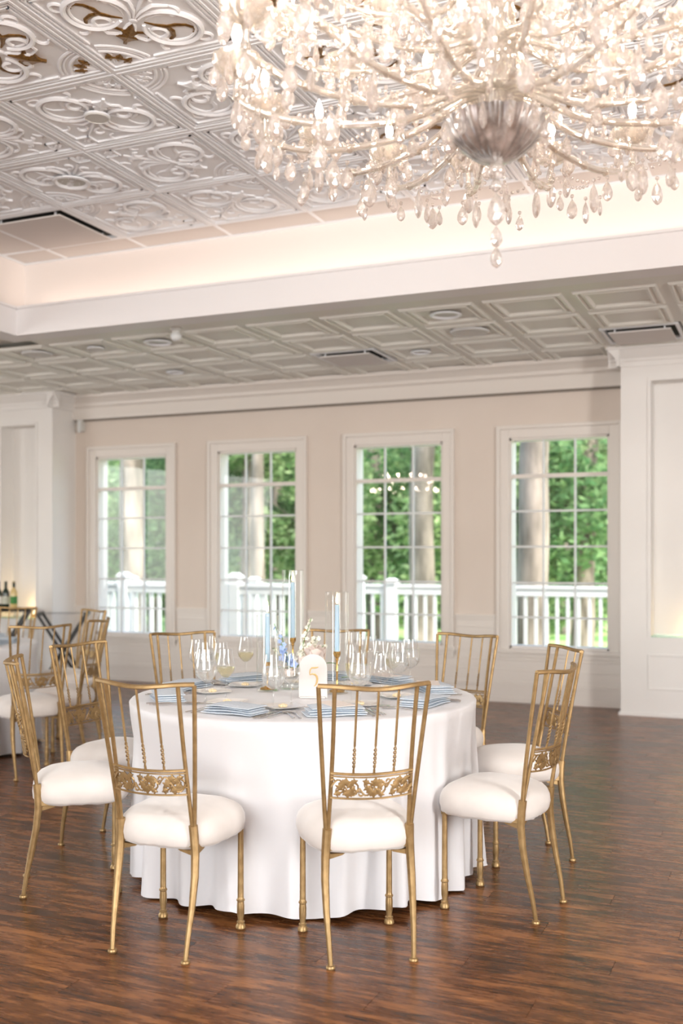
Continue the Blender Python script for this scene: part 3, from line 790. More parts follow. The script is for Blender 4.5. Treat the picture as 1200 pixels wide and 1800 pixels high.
def make_chair(name, label):
    t = thing(name, label, 'chair')
    seat_mesh().build('seat', VELVET, t, angle=80)
    f = M()
    f.bb(-.165, .165, .345, .385, .366, .389); f.bb(-.150, .150, .056, .080, .378, .389)
    for s_ in (-1, 1): f.tube([(s_ * .147, .05, .378), (s_ * .168, .37, .378)], .0125, 4)
    for s_ in (-1, 1): f.add([(s_ * .15, .06, .366), (s_ * .15, .13, .366), (s_ * .08, .06, .366), (s_ * .15, .06, .345), (s_ * .15, .12, .36), (s_ * .09, .06, .36)], [(0, 1, 2), (3, 5, 4), (0, 3, 4, 1), (1, 4, 5, 2), (2, 5, 3, 0)])
    f.build('seat_frame', GOLD, t, angle=30)
    for s_ in (-1, 1):
        r = [.0085, .0095, .0118, .0140, .0150, .0158, .0160]
        M().tube(leg_curve(s_), r, 10, up=(0, 1, 0)).lathe([(0, 0), (.0145, 0), (.0165, .005), (.0145, .011), (.008, .013)], 12, (s_ * .145, 0, 0)).build('rear_leg', GOLD, t)
        M().lathe([(.0105, .372), (.0115, .12), (.0122, .112), (.0155, .108), (.0155, .104), (.0125, .101), (.014, .085), (.0135, .055), (.0105, .035), (.0110, .030), (.0150, .027), (.0150, .023), (.0125, .021), (.0185, .012), (.0190, .004), (.0160, 0), (0, 0)][::-1], 14, (s_ * .165, .37, 0)).build('front_leg', GOLD, t)
    # posts
    for s_ in (-1, 1):
        n = 9; po = []; pi2 = []
        for i in range(n):
            z = .450 + (RAILZ - .450) * i / (n - 1); k = i / (n - 1)
            xo = s_ * (.150 + .042 * k); xi = s_ * (.1425 - .004 * sin(k * pi))
            po.append((xo, yback(z), z)); pi2.append((xi, yback(z) + bow(.1425) * k ** .8, z))
        M().tube(po, .0078, 8, up=(0, 1, 0)).build('outer_post', GOLD, t)
        M().tube(pi2, .0075, 8, up=(0, 1, 0)).build('inner_post', GOLD, t)
    rail = []
    for i in range(19):
        x = -.192 + .384 * i / 18
        rail.append((x, yback(RAILZ) + bow(x), RAILZ - .010 * (.5 + .5 * cos(pi * min(1, abs(x) / .17))) + .003))
    M().tube(rail, [.0098] * 19, 6, flat=.85).build('top_rail', GOLD, t)
    zb0, zb1 = .568, .652
    def bandp(x, z): return (x, yback(z) + bow(x, .042) + .042 * (1 - (.1425 / .19) ** 2) * 0 - .0, z - .006 * (1 - (x / .1425) ** 2))
    # spindles with twist
    for x0 in (-.07, 0, .07):
        m = M(); top = Vector((x0 * 1.02, yback(RAILZ) + bow(x0), RAILZ - .012)); bot = Vector(bandp(x0, zb1))
        d = top - bot
        m.tube([bot + d * .34, bot + d * .7, top], .0043, 6)
        m.tube([bot, bot + d * .06], .0043, 6)
        a1 = d.cross(Vector((0, 1, 0))).normalized(); b1 = d.cross(a1).normalized()
        for ph in (0, pi):
            pts = []
            for i in range(31):
                k = i / 30; w_ = k * 6 * pi + ph; rr = .0034 * min(1, 5 * k, 5 * (1 - k)) + .0004
                pts.append(bot + d * (.05 + .30 * k) + a1 * cos(w_) * rr + b1 * sin(w_) * rr)
            m.tube(pts, .0027, 5)
        m.build('spindle', GOLD, t)
    # pierced scroll band
    m = M()
    for z, r in ((zb0, .0036), (zb1 - .010, .0028), (zb1, .0052)):
        m.tube([bandp(-.1425 + .285 * i / 16, z) for i in range(17)], r, 6)
    m.build('band_rail', GOLD, t)
    m = M(); hgt = zb1 - zb0
    def B(x, y): return bandp(x, zb0 + .004 + y * (hgt - .018))
    L_ = .282; nrep = 3
    for k in range(nrep):
        cx = -.141 + L_ * (k + .5) / nrep; w_ = L_ / nrep
        fl = 1 if k % 2 else 0
        yy = lambda y: (1 - y) if fl else y
        # wave stem
        m.tube([B(cx + w_ * (q / 10 - .5), yy(.5 + .40 * sin(2 * pi * q / 10))) for q in range(11)], .0034, 5)
        for (sx, sy, a0, a1, r0, r1) in ((-.24, .42, 90, -200, .34, .10), (.26, .58, -90, 200, .34, .10), (0, .75, 180, -30, .20, .08), (.02, .22, 0, 210, .20, .08), (-.42, .8, 200, 20, .16, .06), (.44, .2, 20, 200, .16, .06)):
            pts = [B(cx + sx * w_ + (px_) * (hgt - .018), yy(sy + py_)) for px_, py_ in spiral(0, 0, a0, a1, r0, r1, 9)]
            m.tube(pts, taper(10, .0034), 5)
        for (lx, ly, an, LL, ww_) in ((-.28, .30, 60, .50, .17), (-.10, .15, 10, .55, .18), (.20, .82, 190, .55, .18), (.32, .62, 240, .45, .16), (.05, .5, 45, .42, .16), (-.40, .12, 20, .35, .13), (.42, .9, 200, .35, .13), (-.15, .85, -20, .35, .13), (.18, .12, 160, .3, .12)):
            pts2 = leafpts((0, 0), radians(an), LL * 1.2, ww_ * 1.7)
            m.poly(pts2, .0035, lambda x, y, z, cx=cx, lx=lx, ly=ly, yy=yy: tuple(Vector(B(cx + lx * w_ + x * (hgt - .018), yy(ly + y))) + Vector((0, -z, 0))), z0=-.0015)
            m.poly(pts2[::-1], -.0035, lambda x, y, z, cx=cx, lx=lx, ly=ly, yy=yy: tuple(Vector(B(cx + lx * w_ + x * (hgt - .018), yy(ly + y))) + Vector((0, -z, 0))), z0=.0015)
    m.build('scroll_band', GOLD, t, angle=50)
    return t
CX, CY = -1.995, 4.204
RC = [ # rear-feet middle, label
    ((-1.2975, 3.2745), None, 'front gold metal chair seen square from behind, nearest the arched table sign'),
    ((-2.0265, 3.029), (-.012, .368), 'front gold metal chair left of centre, its back against the white cloth'),
    ((-.859, 4.0265), None, 'gold metal chair right of the table, the nearer of the two on that side'),
    ((-2.935, 3.4785), None, 'gold metal chair at the left edge, turned side-on toward the round table'),
    ((-3.1855, 4.193), (1, -.10), 'gold metal chair left of the table, partly behind the left front chair back'),
    ((-.993, 4.876), None, 'gold metal chair right of the table, the farther of the two on that side'),
    ((-1.64, 5.50), None, 'gold metal chair behind the table in front of the wall between the two right windows'),
    ((-2.43, 5.55), None, 'gold metal chair directly behind the candles at the back of the table'),
    ((-3.12, 5.02), None, 'gold metal chair behind the table at left, below the second window'),
    ((-4.30, 5.23), (-.83, .54), 'gold metal chair at the second table, seen from behind, beside its cloth'),
    ((-5.13, 6.86), (-.53, -1.17), 'gold metal chair at the second table, closest to the leftmost window'),
    ((-4.38, 5.90), (-.96, -.28), 'gold metal chair side-on at the right side of the second table'),
    ((-6.0, 6.97), (.34, -1.3), 'gold metal chair behind the second table, facing the camera, by the bottle tray'),
]
chair0 = None
for i, (p, f, lab) in enumerate(RC):
    if f is None: f = (CX - p[0], CY - p[1])
    rz = atan2(f[1], f[0]) - pi / 2
    grp = 'gold chairs round the front table' if i < 9 else 'gold chairs at the second table'
    if chair0 is None:
        chair0 = make_chair('banquet_chair', lab); chair0['group'] = grp
        chair0.location = (p[0], p[1], 0); chair0.rotation_euler = (0, 0, rz)
    else: dup(chair0, (p[0], p[1], 0), rz, lab, grp)

# ================================================================== TABLES
def table(cx, cy, label):
    t = thing('round_table', label, 'table', (cx, cy, 0))
    M().lathe([(0, .725), (.745, .725), (.75, .735), (.75, .748), (.745, .752), (0, .752)], 48).build('tabletop', mat('plywood', (.4, .28, .16), .6), t)
    for a_ in (45, 135, 225, 315):
        x, y = .45 * cos(radians(a_)), .45 * sin(radians(a_))
        M().tube([(x, y, .725), (x * 1.1, y * 1.1, .0)], .015, 8).build('leg', mat('grey_steel_leg', (.3, .3, .3), .4, .8), t)
def cloth(cx, cy, seed, corners, rbase=.772, chairs=()):
    rnd = random.Random(seed); N = 320; m = M(); vs = []; fs = []
    R = .757; Z = .760
    folds = []
    a_ = 0
    while a_ < 2 * pi - .12:
        w = rnd.uniform(.15, .34); folds.append((a_ + w / 2, w, rnd.uniform(.35, 1.1) * (.6 + w), rnd.uniform(.0, .9))); a_ += w
    def radius(q, t):
        s_ = 0
        for c, w, amp, st in folds:
            d = (q - c + pi) % (2 * pi) - pi
            x = d / (w * .27)
            if abs(x) < 4: s_ += amp * math.exp(-x * x) * (max(0, (t - st * .35)) ** .8)
        cn = 0
        for cq, ca, cw in corners:
            d = (q - cq + pi) % (2 * pi) - pi; cn += ca * math.exp(-(d / cw) ** 2) * t ** 1.3
        r_ = rbase - .02 + .120 * s_ * 1.0 - .052 * t + cn + .006 * sin(5 * q + seed) * t + .004 * sin(23 * q) * t * t
        for cq in chairs:      # pushed back by the chair that stands here
            d = abs((q - cq + pi) % (2 * pi) - pi)
            if d < .34:
                w_ = min(1, (.34 - d) / .08); lim = .750 + .012 * t + .004 * sin(40 * q)
                if r_ > lim: r_ = r_ * (1 - w_) + lim * w_
        return r_
    rings = [(0, None)]
    for k in (.15, .3, .5, .7, .85, .95): rings.append((k * R, None))
    for k in (.985, .998, 1.006): rings.append((k * R, {.985: .0, .998: -.003, 1.006: -.010}[k]))
    vs.append((cx, cy, Z))
    levels = []
    for r, dz in rings[1:]:
        levels.append([(cx + r * cos(2 * pi * i / N), cy + r * sin(2 * pi * i / N), Z + (dz or 0) + .0006 * sin(9 * i * .13 + r * 20)) for i in range(N)])
    nz = 22
    for k in range(1, nz + 1):
        t = k / nz; z = Z - .010 - t * (Z - .016)
        row = []
        for i in range(N):
            q = 2 * pi * i / N; bl = min(1, t * 5)
            rr = R * 1.006 * (1 - bl) + radius(q, t) * bl
            zz = z
            if k == nz: zz = .006 + .028 * (1 + sin(7 * q + seed * 2)) * .5 + .012 * (1 + sin(19 * q))*.5
            row.append((cx + rr * cos(q), cy + rr * sin(q), zz))
        levels.append(row)
    for row in levels: vs += row
    for i in range(N): fs.append((0, 1 + i, 1 + (i + 1) % N))
    for j in range(len(levels) - 1):
        for i in range(N): fs.append((1 + j * N + i, 1 + (j + 1) * N + i, 1 + (j + 1) * N + (i + 1) % N, 1 + j * N + (i + 1) % N))
    return m.add(vs, fs)
table(CX, CY, 'round banquet table under the white floor-length cloth in the foreground')
o = cloth(CX, CY, 3, [(radians(18), .10, .10), (radians(-166), .05, .10), (radians(-178), .05, .1)], chairs=[radians(q) for q in (-53, -91.5, -8.5, -142, 180, 34)]).build('tablecloth', LINEN, angle=80); tag(o, 'white satin floor-length cloth draped over the foreground round table', 'tablecloth')
TX, TY = -5.66, 5.67
table(TX, TY, 'second round table under a white cloth at the left edge')
o = cloth(TX, TY, 5, [(radians(-20), .10, .12)]).build('tablecloth', LINEN, angle=80); tag(o, 'white floor-length cloth over the second round table at the left edge', 'tablecloth')
ZT = .762

# ---- napkins
def napkin_mesh():
    m = M(); nx, ny = 14, 6
    for layer in range(4):
        w = .235 - .010 * layer; d = .130 - .009 * (layer % 3); z0 = .0012 + layer * .0084; th = .0080
        ox = .004 * ((layer % 2) * 2 - 1); vs = []; fs = []
        for s_ in (0, 1):
            for j in range(ny + 1):
                for i in range(nx + 1):
                    x = (i / nx - .5) * w + ox; y = (j / ny - .5) * d
                    e = (1 - (2 * j / ny - 1) ** 4) * (1 - .85 * (2 * i / nx - 1) ** 6)
                    zz = z0 + (th * .5) + (th * .5 * e + .0012) * (1 if s_ else -1) + .0015 * sin(x * 28 + layer) + layer * .0008 * cos(x * 14)
                    vs.append((x, y + .002 * sin(x * 20 + layer), max(zz, .0005)))
        q = (nx + 1) * (ny + 1)
        for j in range(ny):
            for i in range(nx):
                a_ = j * (nx + 1) + i
                fs.append((a_, a_ + nx + 1, a_ + nx + 2, a_ + 1)); fs.append((q + a_, q + a_ + 1, q + a_ + nx + 2, q + a_ + nx + 1))
        for i in range(nx):
            fs.append((i, i + 1, q + i + 1, q + i)); a_ = ny * (nx + 1) + i; fs.append((a_ + 1, a_, q + a_, q + a_ + 1))
        for j in range(ny):
            a_ = j * (nx + 1); fs.append((a_ + nx + 1, a_, q + a_, q + a_ + nx + 1)); a_ += nx; fs.append((a_, a_ + nx + 1, q + a_ + nx + 1, q + a_))
        m.add(vs, fs)
    return m
nap_me = napkin_mesh().mesh('napkin', BLUE, True, 60)
def napkin(x, y, rz, lab, grp='folded blue napkins on the front table'):
    o = link('napkin', nap_me, None, (x, y, ZT), rz); return tag(o, lab, 'napkin', grp)
def fork_mesh():
    m = M()
    m.tube([(0, -.09, .004), (0, -.03, .003), (0, .03, .006), (0, .045, .005)], [.0055, .004, .0028, .004], 6, flat=.45)
    m.tube([(0, .04, .005), (0, .055, .004), (0, .065, .003)], [.005, .011, .011], 6, flat=.3)
    for k in (-1.5, -.5, .5, 1.5): m.tube([(k * .0056, .060, .003), (k * .0056, .08, .002), (k * .0056, .10, .005)], [.0021, .0018, .001], 5)
    return m
def knife_mesh():
    m = M()
    m.tube([(0, -.11, .004), (0, -.05, .004), (0, -.01, .004)], [.006, .0055, .0045], 6, flat=.6)
    m.tube([(0, -.012, .004), (0, .05, .004), (.002, .09, .004), (.004, .11, .004)], [.006, .009, .008, .002], 6, flat=.22)
    return m
def spoon_mesh():
    m = M(); m.tube([(0, -.09, .004), (0, 0, .004), (0, .045, .006)], [.0055, .0035, .003], 6, flat=.45)
    m.ball((0, .068, .006), (.016, .026, .0035), 10, 6); return m
fk, kn_, spn = fork_mesh().mesh('fork', STEEL), knife_mesh().mesh('knife', STEEL), spoon_mesh().mesh('spoon', STEEL)
# ---- plates
def plate(x, y, rz, lab, leafy=False):
    t = thing('bread_plate', lab, 'plate', (x, y, ZT), rz, 'square bread plates with butter')
    m = M(); vs = []; fs = []
    prof = [(.030, .0015), (.045, .0015), (.050, .004), (.076, .011), (.0765, .0125), (.050, .006), (.044, .004), (0.0, .004)]
    n = 32
    for k, z in prof:
        for i in range(n):
            a_ = 2 * pi * i / n; e = 6 if k > .04 else 2.5
            rr = 1 / (abs(cos(a_)) ** e + abs(sin(a_)) ** e) ** (1 / e) if k else 0
            vs.append((rr * k * cos(a_), rr * k * sin(a_), z))
    for j in range(len(prof) - 1):
        for i in range(n): fs.append((j * n + i, j * n + (i + 1) % n, (j + 1) * n + (i + 1) % n, (j + 1) * n + i))
    m.add(vs, fs).build('dish', CHINA, t, angle=50)
    b_ = M(); b_.ball((0, 0, .011), (.011, .011, .009), 8, 6)
    for k in range(5):
        a_ = k * 1.257; b_.ball((.011 * cos(a_), .011 * sin(a_), .010), (.009, .009, .007), 7, 5)
    b_.build('butter_rose', BUTTER, t)
    return t
# ---- glasses
def glass_profile(kind):
    if kind == 'wine': return [(.034, .0), (.034, .0015), (.012, .005), (.0042, .012), (.0036, .03), (.0036, .085), (.006, .093), (.022, .106), (.036, .124), (.0405, .140), (.038, .160), (.031, .195), (.0285, .218)], .135, .112
    if kind == 'water': return [(.037, .0), (.037, .0015), (.013, .005), (.0045, .012), (.0038, .03), (.0038, .080), (.0065, .088), (.026, .100), (.043, .120), (.047, .138), (.044, .165), (.036, .205), (.034, .228)], .178, .108
    return [(.032, .0), (.032, .0015), (.011, .005), (.004, .012), (.0035, .03), (.0035, .095), (.006, .103), (.017, .118), (.0245, .145), (.026, .175), (.023, .215), (.0195, .245)], .165, .118
def make_glass(kind, fill, fm):
    pr, _, _ = glass_profile(kind)
    t = thing('wine_glass' if kind != 'flute' else 'champagne_flute', 'x', 'glass')
    M().lathe([(0, 0)] + pr, 28).build('bowl_and_stem', GLASSW, t, angle=80)
    zt = pr[-1][1]; rt = pr[-1][0]
    M().tube([(rt * cos(q * pi / 12), rt * sin(q * pi / 12), zt) for q in range(24)], .0007, 4, closed=True).build('rim', GLASSW, t)
    if fill:
        prof = []; zb = pr[6][1] + .003
        for (r0, z0), (r1, z1) in zip(pr[6:-1], pr[7:]):
            for k in range(3):
                f = k / 3; z = z0 + (z1 - z0) * f
                if z < zb or z > fill: continue
                prof.append(((r0 + (r1 - r0) * f) * .955, z))
        last = [((r0 + (r1 - r0) * (fill - z0) / (z1 - z0)) * .955) for (r0, z0), (r1, z1) in zip(pr[6:-1], pr[7:]) if z0 <= fill <= z1]
        prof = [(0, zb)] + prof + [(last[0] if last else .02, fill), (0, fill)]
        M().lathe(prof, 24).build('water' if fm is WATER else 'wine', fm, t, angle=60)
    return t
PR = {'wine': make_glass('wine', .140, WINE), 'winee': make_glass('wine', 0, None), 'water': make_glass('water', .178, WATER), 'flute': make_glass('flute', 0, None), 'flutew': make_glass('flute', .165, WINE)}
GL = [ # u, v, kind, label
 (-1.886, 3.693, 'water', 'big water glass in front, left of the arched number sign'),
 (-1.884, 3.848, 'winee', 'empty wine glass touching the left side of the arched sign'),
 (-2.254, 3.797, 'water', 'full-bowled water glass at the left, nearest the left front chair back'),
 (-2.230, 3.921, 'wine', 'wine glass with a little pale wine, right of the left-hand water glass'),
 (-2.445, 4.105, 'water', 'water glass behind the leftmost napkins on the table'),
 (-2.475, 4.236, 'flutew', 'tall flute in the left cluster of glasses'),
 (-2.410, 4.196, 'winee', 'slim empty glass beside the tall flute in the left cluster'),
 (-2.481, 4.560, 'wine', 'lone wine glass between the left cluster and the short candle cylinder'),
 (-2.330, 4.620, 'flutew', 'glass of pale wine just behind the short candle cylinder'),
 (-1.600, 3.900, 'water', 'big water glass in front, right of the arched sign'),
 (-1.550, 4.020, 'winee', 'empty wine glass behind the right front water glass'),
 (-1.700, 4.045, 'flutew', 'tall flute close to the right candle cylinder'),
 (-1.783, 4.604, 'winee', 'empty wine glass at the left of the right-hand cluster'),
 (-1.694, 4.527, 'wine', 'glass of pale wine in the middle of the right-hand cluster'),
 (-1.625, 4.425, 'water', 'water glass at the right end of the right-hand cluster'),
 (-1.900, 4.640, 'flute', 'tall flute at the back of the right-hand cluster'),
 (-1.650, 4.640, 'water', 'water glass at the back of the right-hand cluster'),
 (-2.020, 4.790, 'flute', 'tall flute behind the right candle cylinder'),
 (-1.930, 4.850, 'winee', 'empty wine glass behind the right candle cylinder'),
 (-2.620, 4.330, 'winee', 'empty wine glass at the far left behind the napkins'),
]
used = set()
for u, v, k, lab in GL:
    if k in used: o = dup(PR[k], (u, v, ZT), 0, lab, 'glasses on the front table')
    else:
        used.add(k); o = PR[k]; o.location = (u, v, ZT); o['label'] = lab; o['group'] = 'glasses on the front table'

# ---- place settings
ANG = [('the front centre-right chair', -53), ('the left front chair', -91), ('the nearer right chair', -8), ('the left edge chair', -142), ('the hidden left chair', 180), ('the farther right chair', 34), ('the back right chair', 72), ('the back middle chair', 103), ('the back left chair', 144)]
for lab, a_ in ANG:
    q = radians(a_); od = Vector((cos(q), sin(q))); rd = Vector((-sin(q), cos(q))); rz = q + pi / 2
    def P(rho, s_): p = od * rho + rd * s_; return CX + p.x, CY + p.y
    x, y = P(.60, 0)
    napkin(x, y, rz + random.uniform(-.12, .12), 'folded pale blue napkin laid before %s' % lab)
    for s_, dr in ((-.150, 0), (-.178, .012)):
        x, y = P(.595 - dr, s_); o = link('fork', fk, None, (x, y, ZT), rz + random.uniform(-.05, .05)); tag(o, 'steel %s fork at the setting before %s' % ('inner' if s_ > -.16 else 'outer', lab), 'fork', 'forks')
    for s_, dr in ((.135, 0), (.158, .01)):
        x, y = P(.59 - dr, s_); o = link('knife', kn_, None, (x, y, ZT), rz + random.uniform(-.05, .05)); tag(o, 'steel %s knife at the setting before %s' % ('inner' if s_ < .15 else 'outer', lab), 'knife', 'knives')
    x, y = P(.585, .182); o = link('spoon', spn, None, (x, y, ZT), rz); tag(o, 'steel spoon at the setting before %s' % lab, 'spoon', 'spoons')
    x, y = P(.385, -.165); plate(x, y, rz + .3 + random.uniform(-.2, .2), 'square white bread plate with butter before %s' % lab)
    if a_ in (-53, 34, 72):
        x, y = P(.575, .01)
        o = link('menu_card', M().bb(-.05, .05, -.085, .085, 0, .0012).mesh('menu_card', PAPER, False), None, (x, y, ZT + .038), rz + (.25 if a_ == -53 else 1.35)); tag(o, 'blush paper menu card on the napkin before %s' % lab, 'card', 'menu cards')

# second table napkins
for k, (a_, lab) in enumerate(((-30, 'near the right edge'), (30, 'at the back right'), (-80, 'at the front'), (80, 'at the back'), (0, 'at the right side'))):
    napkin(TX + .56 * cos(radians(a_)), TY + .56 * sin(radians(a_)), radians(a_) + pi / 2, 'pale blue napkin on the second table %s' % lab, 'napkins on the second table')

# ---- candles in cylinders
def candle(x, y, vh, vr, sh_, ch, lab):
    v = thing('candle_cylinder', 'clear glass cylinder vase round the %s taper candle' % lab, 'vase', (x, y, ZT))
    M().lathe([(0, .0005), (vr * .97, .0005), (vr, .004), (vr, vh)], 40).build('glass_wall', GLASSV, v, angle=50)
    M().lathe([(0, .006), (vr * .93, .006)], 30).build('glass_base', GLASSV, v)
    M().tube([(vr * cos(q * pi / 20), vr * sin(q * pi / 20), vh) for q in range(40)], .0014, 5, closed=True).build('rim', GLASSV, v)
    s_ = thing('candlestick', 'slender brass candlestick inside the %s glass cylinder' % lab, 'candlestick', (x, y, ZT + .008))
    M().lathe([(0, 0), (.034, 0), (.036, .004), (.030, .008), (.016, .011), (.008, .016), (.0045, .024), (.004, sh_ * .45), (.0055, sh_ * .48), (.0055, sh_ * .52), (.004, sh_ * .55), (.0045, sh_ - .042), (.009, sh_ - .036), (.006, sh_ - .030), (.014, sh_ - .020), (.0165, sh_ - .012), (.0165, sh_), (.0125, sh_), (.0125, sh_ - .010), (0, sh_ - .010)], 20).build('stick', BRASS, s_)
    c = thing('taper_candle', 'lit pale blue taper candle in the %s cylinder' % lab, 'candle', (x, y, ZT + sh_))
    M().lathe([(0, 0), (.0115, 0), (.0112, ch * .6), (.0105, ch - .006), (.009, ch), (.004, ch - .001), (0, ch - .002)], 18).build('wax', CANDLE, c)
    M().tube([(0, 0, ch - .002), (.0005, 0, ch + .007)], .0009, 5).build('wick', WICK, c)
    M().lathe([(0, ch + .003), (.004, ch + .009), (.0062, ch + .018), (.005, ch + .032), (.0022, ch + .046), (0, ch + .056)], 12).build('flame', FLAME, c)
candle(-2.206, 4.262, .345, .050, .125, .230, 'short')
candle(-2.330, 4.780, .545, .054, .195, .290, 'tall middle')
candle(-1.880, 4.310, .455, .052, .180, .218, 'right')

# ---- arched number sign
sg = thing('table_number_sign', 'white arched table number sign with a gold 5', 'sign', (-1.915, 4.130, ZT), YAW - .10)
pts = [(-.062, 0), (.062, 0), (.062, .128)] + [(.062 * cos(radians(q)), .128 + .062 * sin(radians(q))) for q in range(10, 180, 10)] + [(-.062, .128)]
m = M(); n = len(pts)
m.add([(x, -.003, z) for x, z in pts] + [(x, .003, z) for x, z in pts], [tuple(range(n)), tuple(range(n, 2 * n))[::-1]] + [(i, i + n, (i + 1) % n + n, (i + 1) % n) for i in range(n)])
m.build('panel', SIGNM, sg, smooth=False)
M().bb(-.055, .055, -.02, .02, 0, .006).build('foot', SIGNM, sg, smooth=False)
five = [(.024, .134), (.012, .131), (-.006, .130), (-.012, .122), (-.014, .108), (-.013, .100), (-.004, .104), (.008, .102), (.016, .094), (.019, .082), (.017, .068), (.012, .056), (.004, .050)]
rs = [.002, .004, .0035, .003, .0025, .003, .0035, .0045, .005, .005, .0045, .003, .0015]
M().tube([(x, -.0035, z) for x, z in five], rs, 8, up=(0, 1, 0), flat=1).xf(Matrix.Diagonal((1, .35, 1, 1))).xf(Matrix.Translation((0, -.0022, 0))).build('number_five', mat('gold_paint', (.62, .43, .18), .4, .2), sg)

# ---- flower arrangement in low glass vase
fa = thing('flower_arrangement', 'low glass vase of blush roses, white stock and blue delphinium behind the number sign', 'flowers', (-2.136, 4.36, ZT))
M().lathe([(0, .001), (.046, .001), (.052, .006), (.056, .05), (.053, .095), (.050, .105)], 32).build('vase', GLASSV, fa)
M().lathe([(0, .006), (.048, .008), (.052, .05), (.050, .072), (0, .072)], 24).build('water', WATER, fa)
GREEN = mat('stem_green', (.16, .32, .10), .6); BLOOMB = mat('delphinium_blue', (.36, .48, .76), .6); BLOOMW = mat('stock_white', (.88, .87, .76), .6); ROSE = mat('rose_blush', (.86, .74, .68), .55)
def cs(x, y):  # camera-facing local axes expressed in world (right, away)
    return Vector((x * cos(YAW) - y * sin(YAW), x * sin(YAW) + y * cos(YAW), 0))
def stem(p1, p2, r=.0018):
    a_ = cs(*p1[:2]); b_ = cs(*p2[:2]); a_.z = p1[2]; b_.z = p2[2]; mid = (a_ + b_) / 2 + Vector((0, 0, .012))
    M().tube([a_, mid, b_], r, 5).build('stem', GREEN, fa)
rnd = random.Random(5)
def petal_flower(c, r, mt, name, n=5):
    m = M(); c = Vector(c)
    ax = Vector((rnd.uniform(-1, 1), rnd.uniform(-1.4, 0), rnd.uniform(0, 1))).normalized(); a_ = ax.orthogonal().normalized(); b_ = ax.cross(a_)
    for k in range(n):
        q = 2 * pi * k / n; d = a_ * cos(q) + b_ * sin(q); s2 = ax.cross(d)
        m.add([c, c + d * r * .6 + s2 * r * .42 + ax * r * .2, c + d * r * 1.05 + ax * r * .12, c + d * r * .6 - s2 * r * .42 + ax * r * .2], [(0, 1, 2, 3)])
    m.ball(c + ax * r * .12, r * .2, 6, 4)
    return m.build(name, mt, fa, smooth=False)
def spike(base, top, n, r0, mt, name, spread):
    stem(base, top)
    a_ = cs(*base[:2]); a_.z = base[2]; b_ = cs(*top[:2]); b_.z = top[2]
    for k in range(n):
        f = .25 + .75 * k / n; p = a_.lerp(b_, f) + Vector((rnd.uniform(-1, 1), rnd.uniform(-1, 1), rnd.uniform(-.5, .5))) * spread * (1.1 - .7 * f)
        petal_flower(p, r0 * (1.1 - .45 * f), mt, name)
spike((-.01, 0, .10), (-.075, -.03, .305), 8, .015, BLOOMB, 'delphinium_bloom', .014)
spike((0, 0, .10), (-.040, -.05, .215), 12, .020, BLOOMB, 'delphinium_bloom', .022)
spike((0, 0, .10), (.005, -.06, .155), 9, .020, BLOOMB, 'delphinium_bloom', .022)
spike((-.01, 0, .10), (-.045, .0, .260), 16, .011, BLOOMW, 'stock_bloom', .024)
spike((0, 0, .10), (-.085, .0, .190), 12, .010, BLOOMW, 'stock_bloom', .024)
spike((.03, 0, .10), (.095, .0, .330), 22, .014, BLOOMW, 'stock_bloom', .016)
spike((.03, 0, .10), (.125, -.02, .245), 26, .018, BLOOMW, 'stock_bloom', .028)
spike((.03, 0, .10), (.160, .0, .205), 20, .017, BLOOMW, 'stock_bloom', .026)
spike((.02, 0, .10), (.06, -.02, .200), 14, .016, BLOOMW, 'stock_bloom', .024)
def rose(c, r):
    m = M(); c = Vector(c)
    for ring in range(4):
        rr = r * (1 - ring * .22); n = 6 - ring; zz = ring * r * .12
        for k in range(n):
            q = 2 * pi * k / n + ring * .7; d = Vector((cos(q), sin(q), 0)); s2 = Vector((-sin(q), cos(q), 0))
            P_ = []
            for i in range(5):
                t_ = i / 4 - .5
                for j in range(4):
                    h = j / 3
                    P_.append(c + d * rr * (.55 + .5 * h - .45 * abs(t_) ** 1.5 * 1.2) + s2 * t_ * rr * 1.5 * (1 - .25 * h) + Vector((0, 0, -r * .45 + r * 1.05 * h * (1 - .5 * abs(t_)) + zz)))
            m.add(P_, [(i * 4 + j, i * 4 + j + 1, (i + 1) * 4 + j + 1, (i + 1) * 4 + j) for i in range(4) for j in range(3)])
    m.ball(c + Vector((0, 0, r * .1)), (r * .45, r * .45, r * .5), 8, 6)
    return m.build('rose', ROSE, fa, angle=80)
p = cs(.115, -.03); rose((p.x, p.y, .165), .052)
p = cs(-.015, -.01); rose((p.x, p.y, .075), .036)
p = cs(.06, .0); rose((p.x, p.y, .135), .038)
def leaf(c, ang, L_, w_, tilt=.2):
    m = M(); ca, sa = cos(ang), sin(ang); vs = []
    for i in range(7):
        t_ = i / 6; ww_ = w_ * sin(pi * min(1, t_ * .96 + .03)) ** .8
        for s_ in (-1, 0, 1):
            x = L_ * t_; y = s_ * ww_; z = tilt * L_ * t_ - .35 * L_ * t_ * t_ + abs(s_) * w_ * .25
            vs.append((c[0] + x * ca - y * sa, c[1] + x * sa + y * ca, c[2] + z))
    m.add(vs, [(i * 3 + j, i * 3 + j + 1, (i + 1) * 3 + j + 1, (i + 1) * 3 + j) for i in range(6) for j in range(2)])
    return m.build('leaf', GREEN, fa)
for (x, y, z, an, L_) in ((.165, -.02, .12, .1, .06), (.02, -.03, .10, 2.5, .05), (-.02, -.04, .10, 3.6, .05), (.235, -.03, .055, -.1, .075), (.06, .03, .14, 1.0, .05)):
    p = cs(x, y); leaf((p.x, p.y, z), an + YAW, L_, .014)

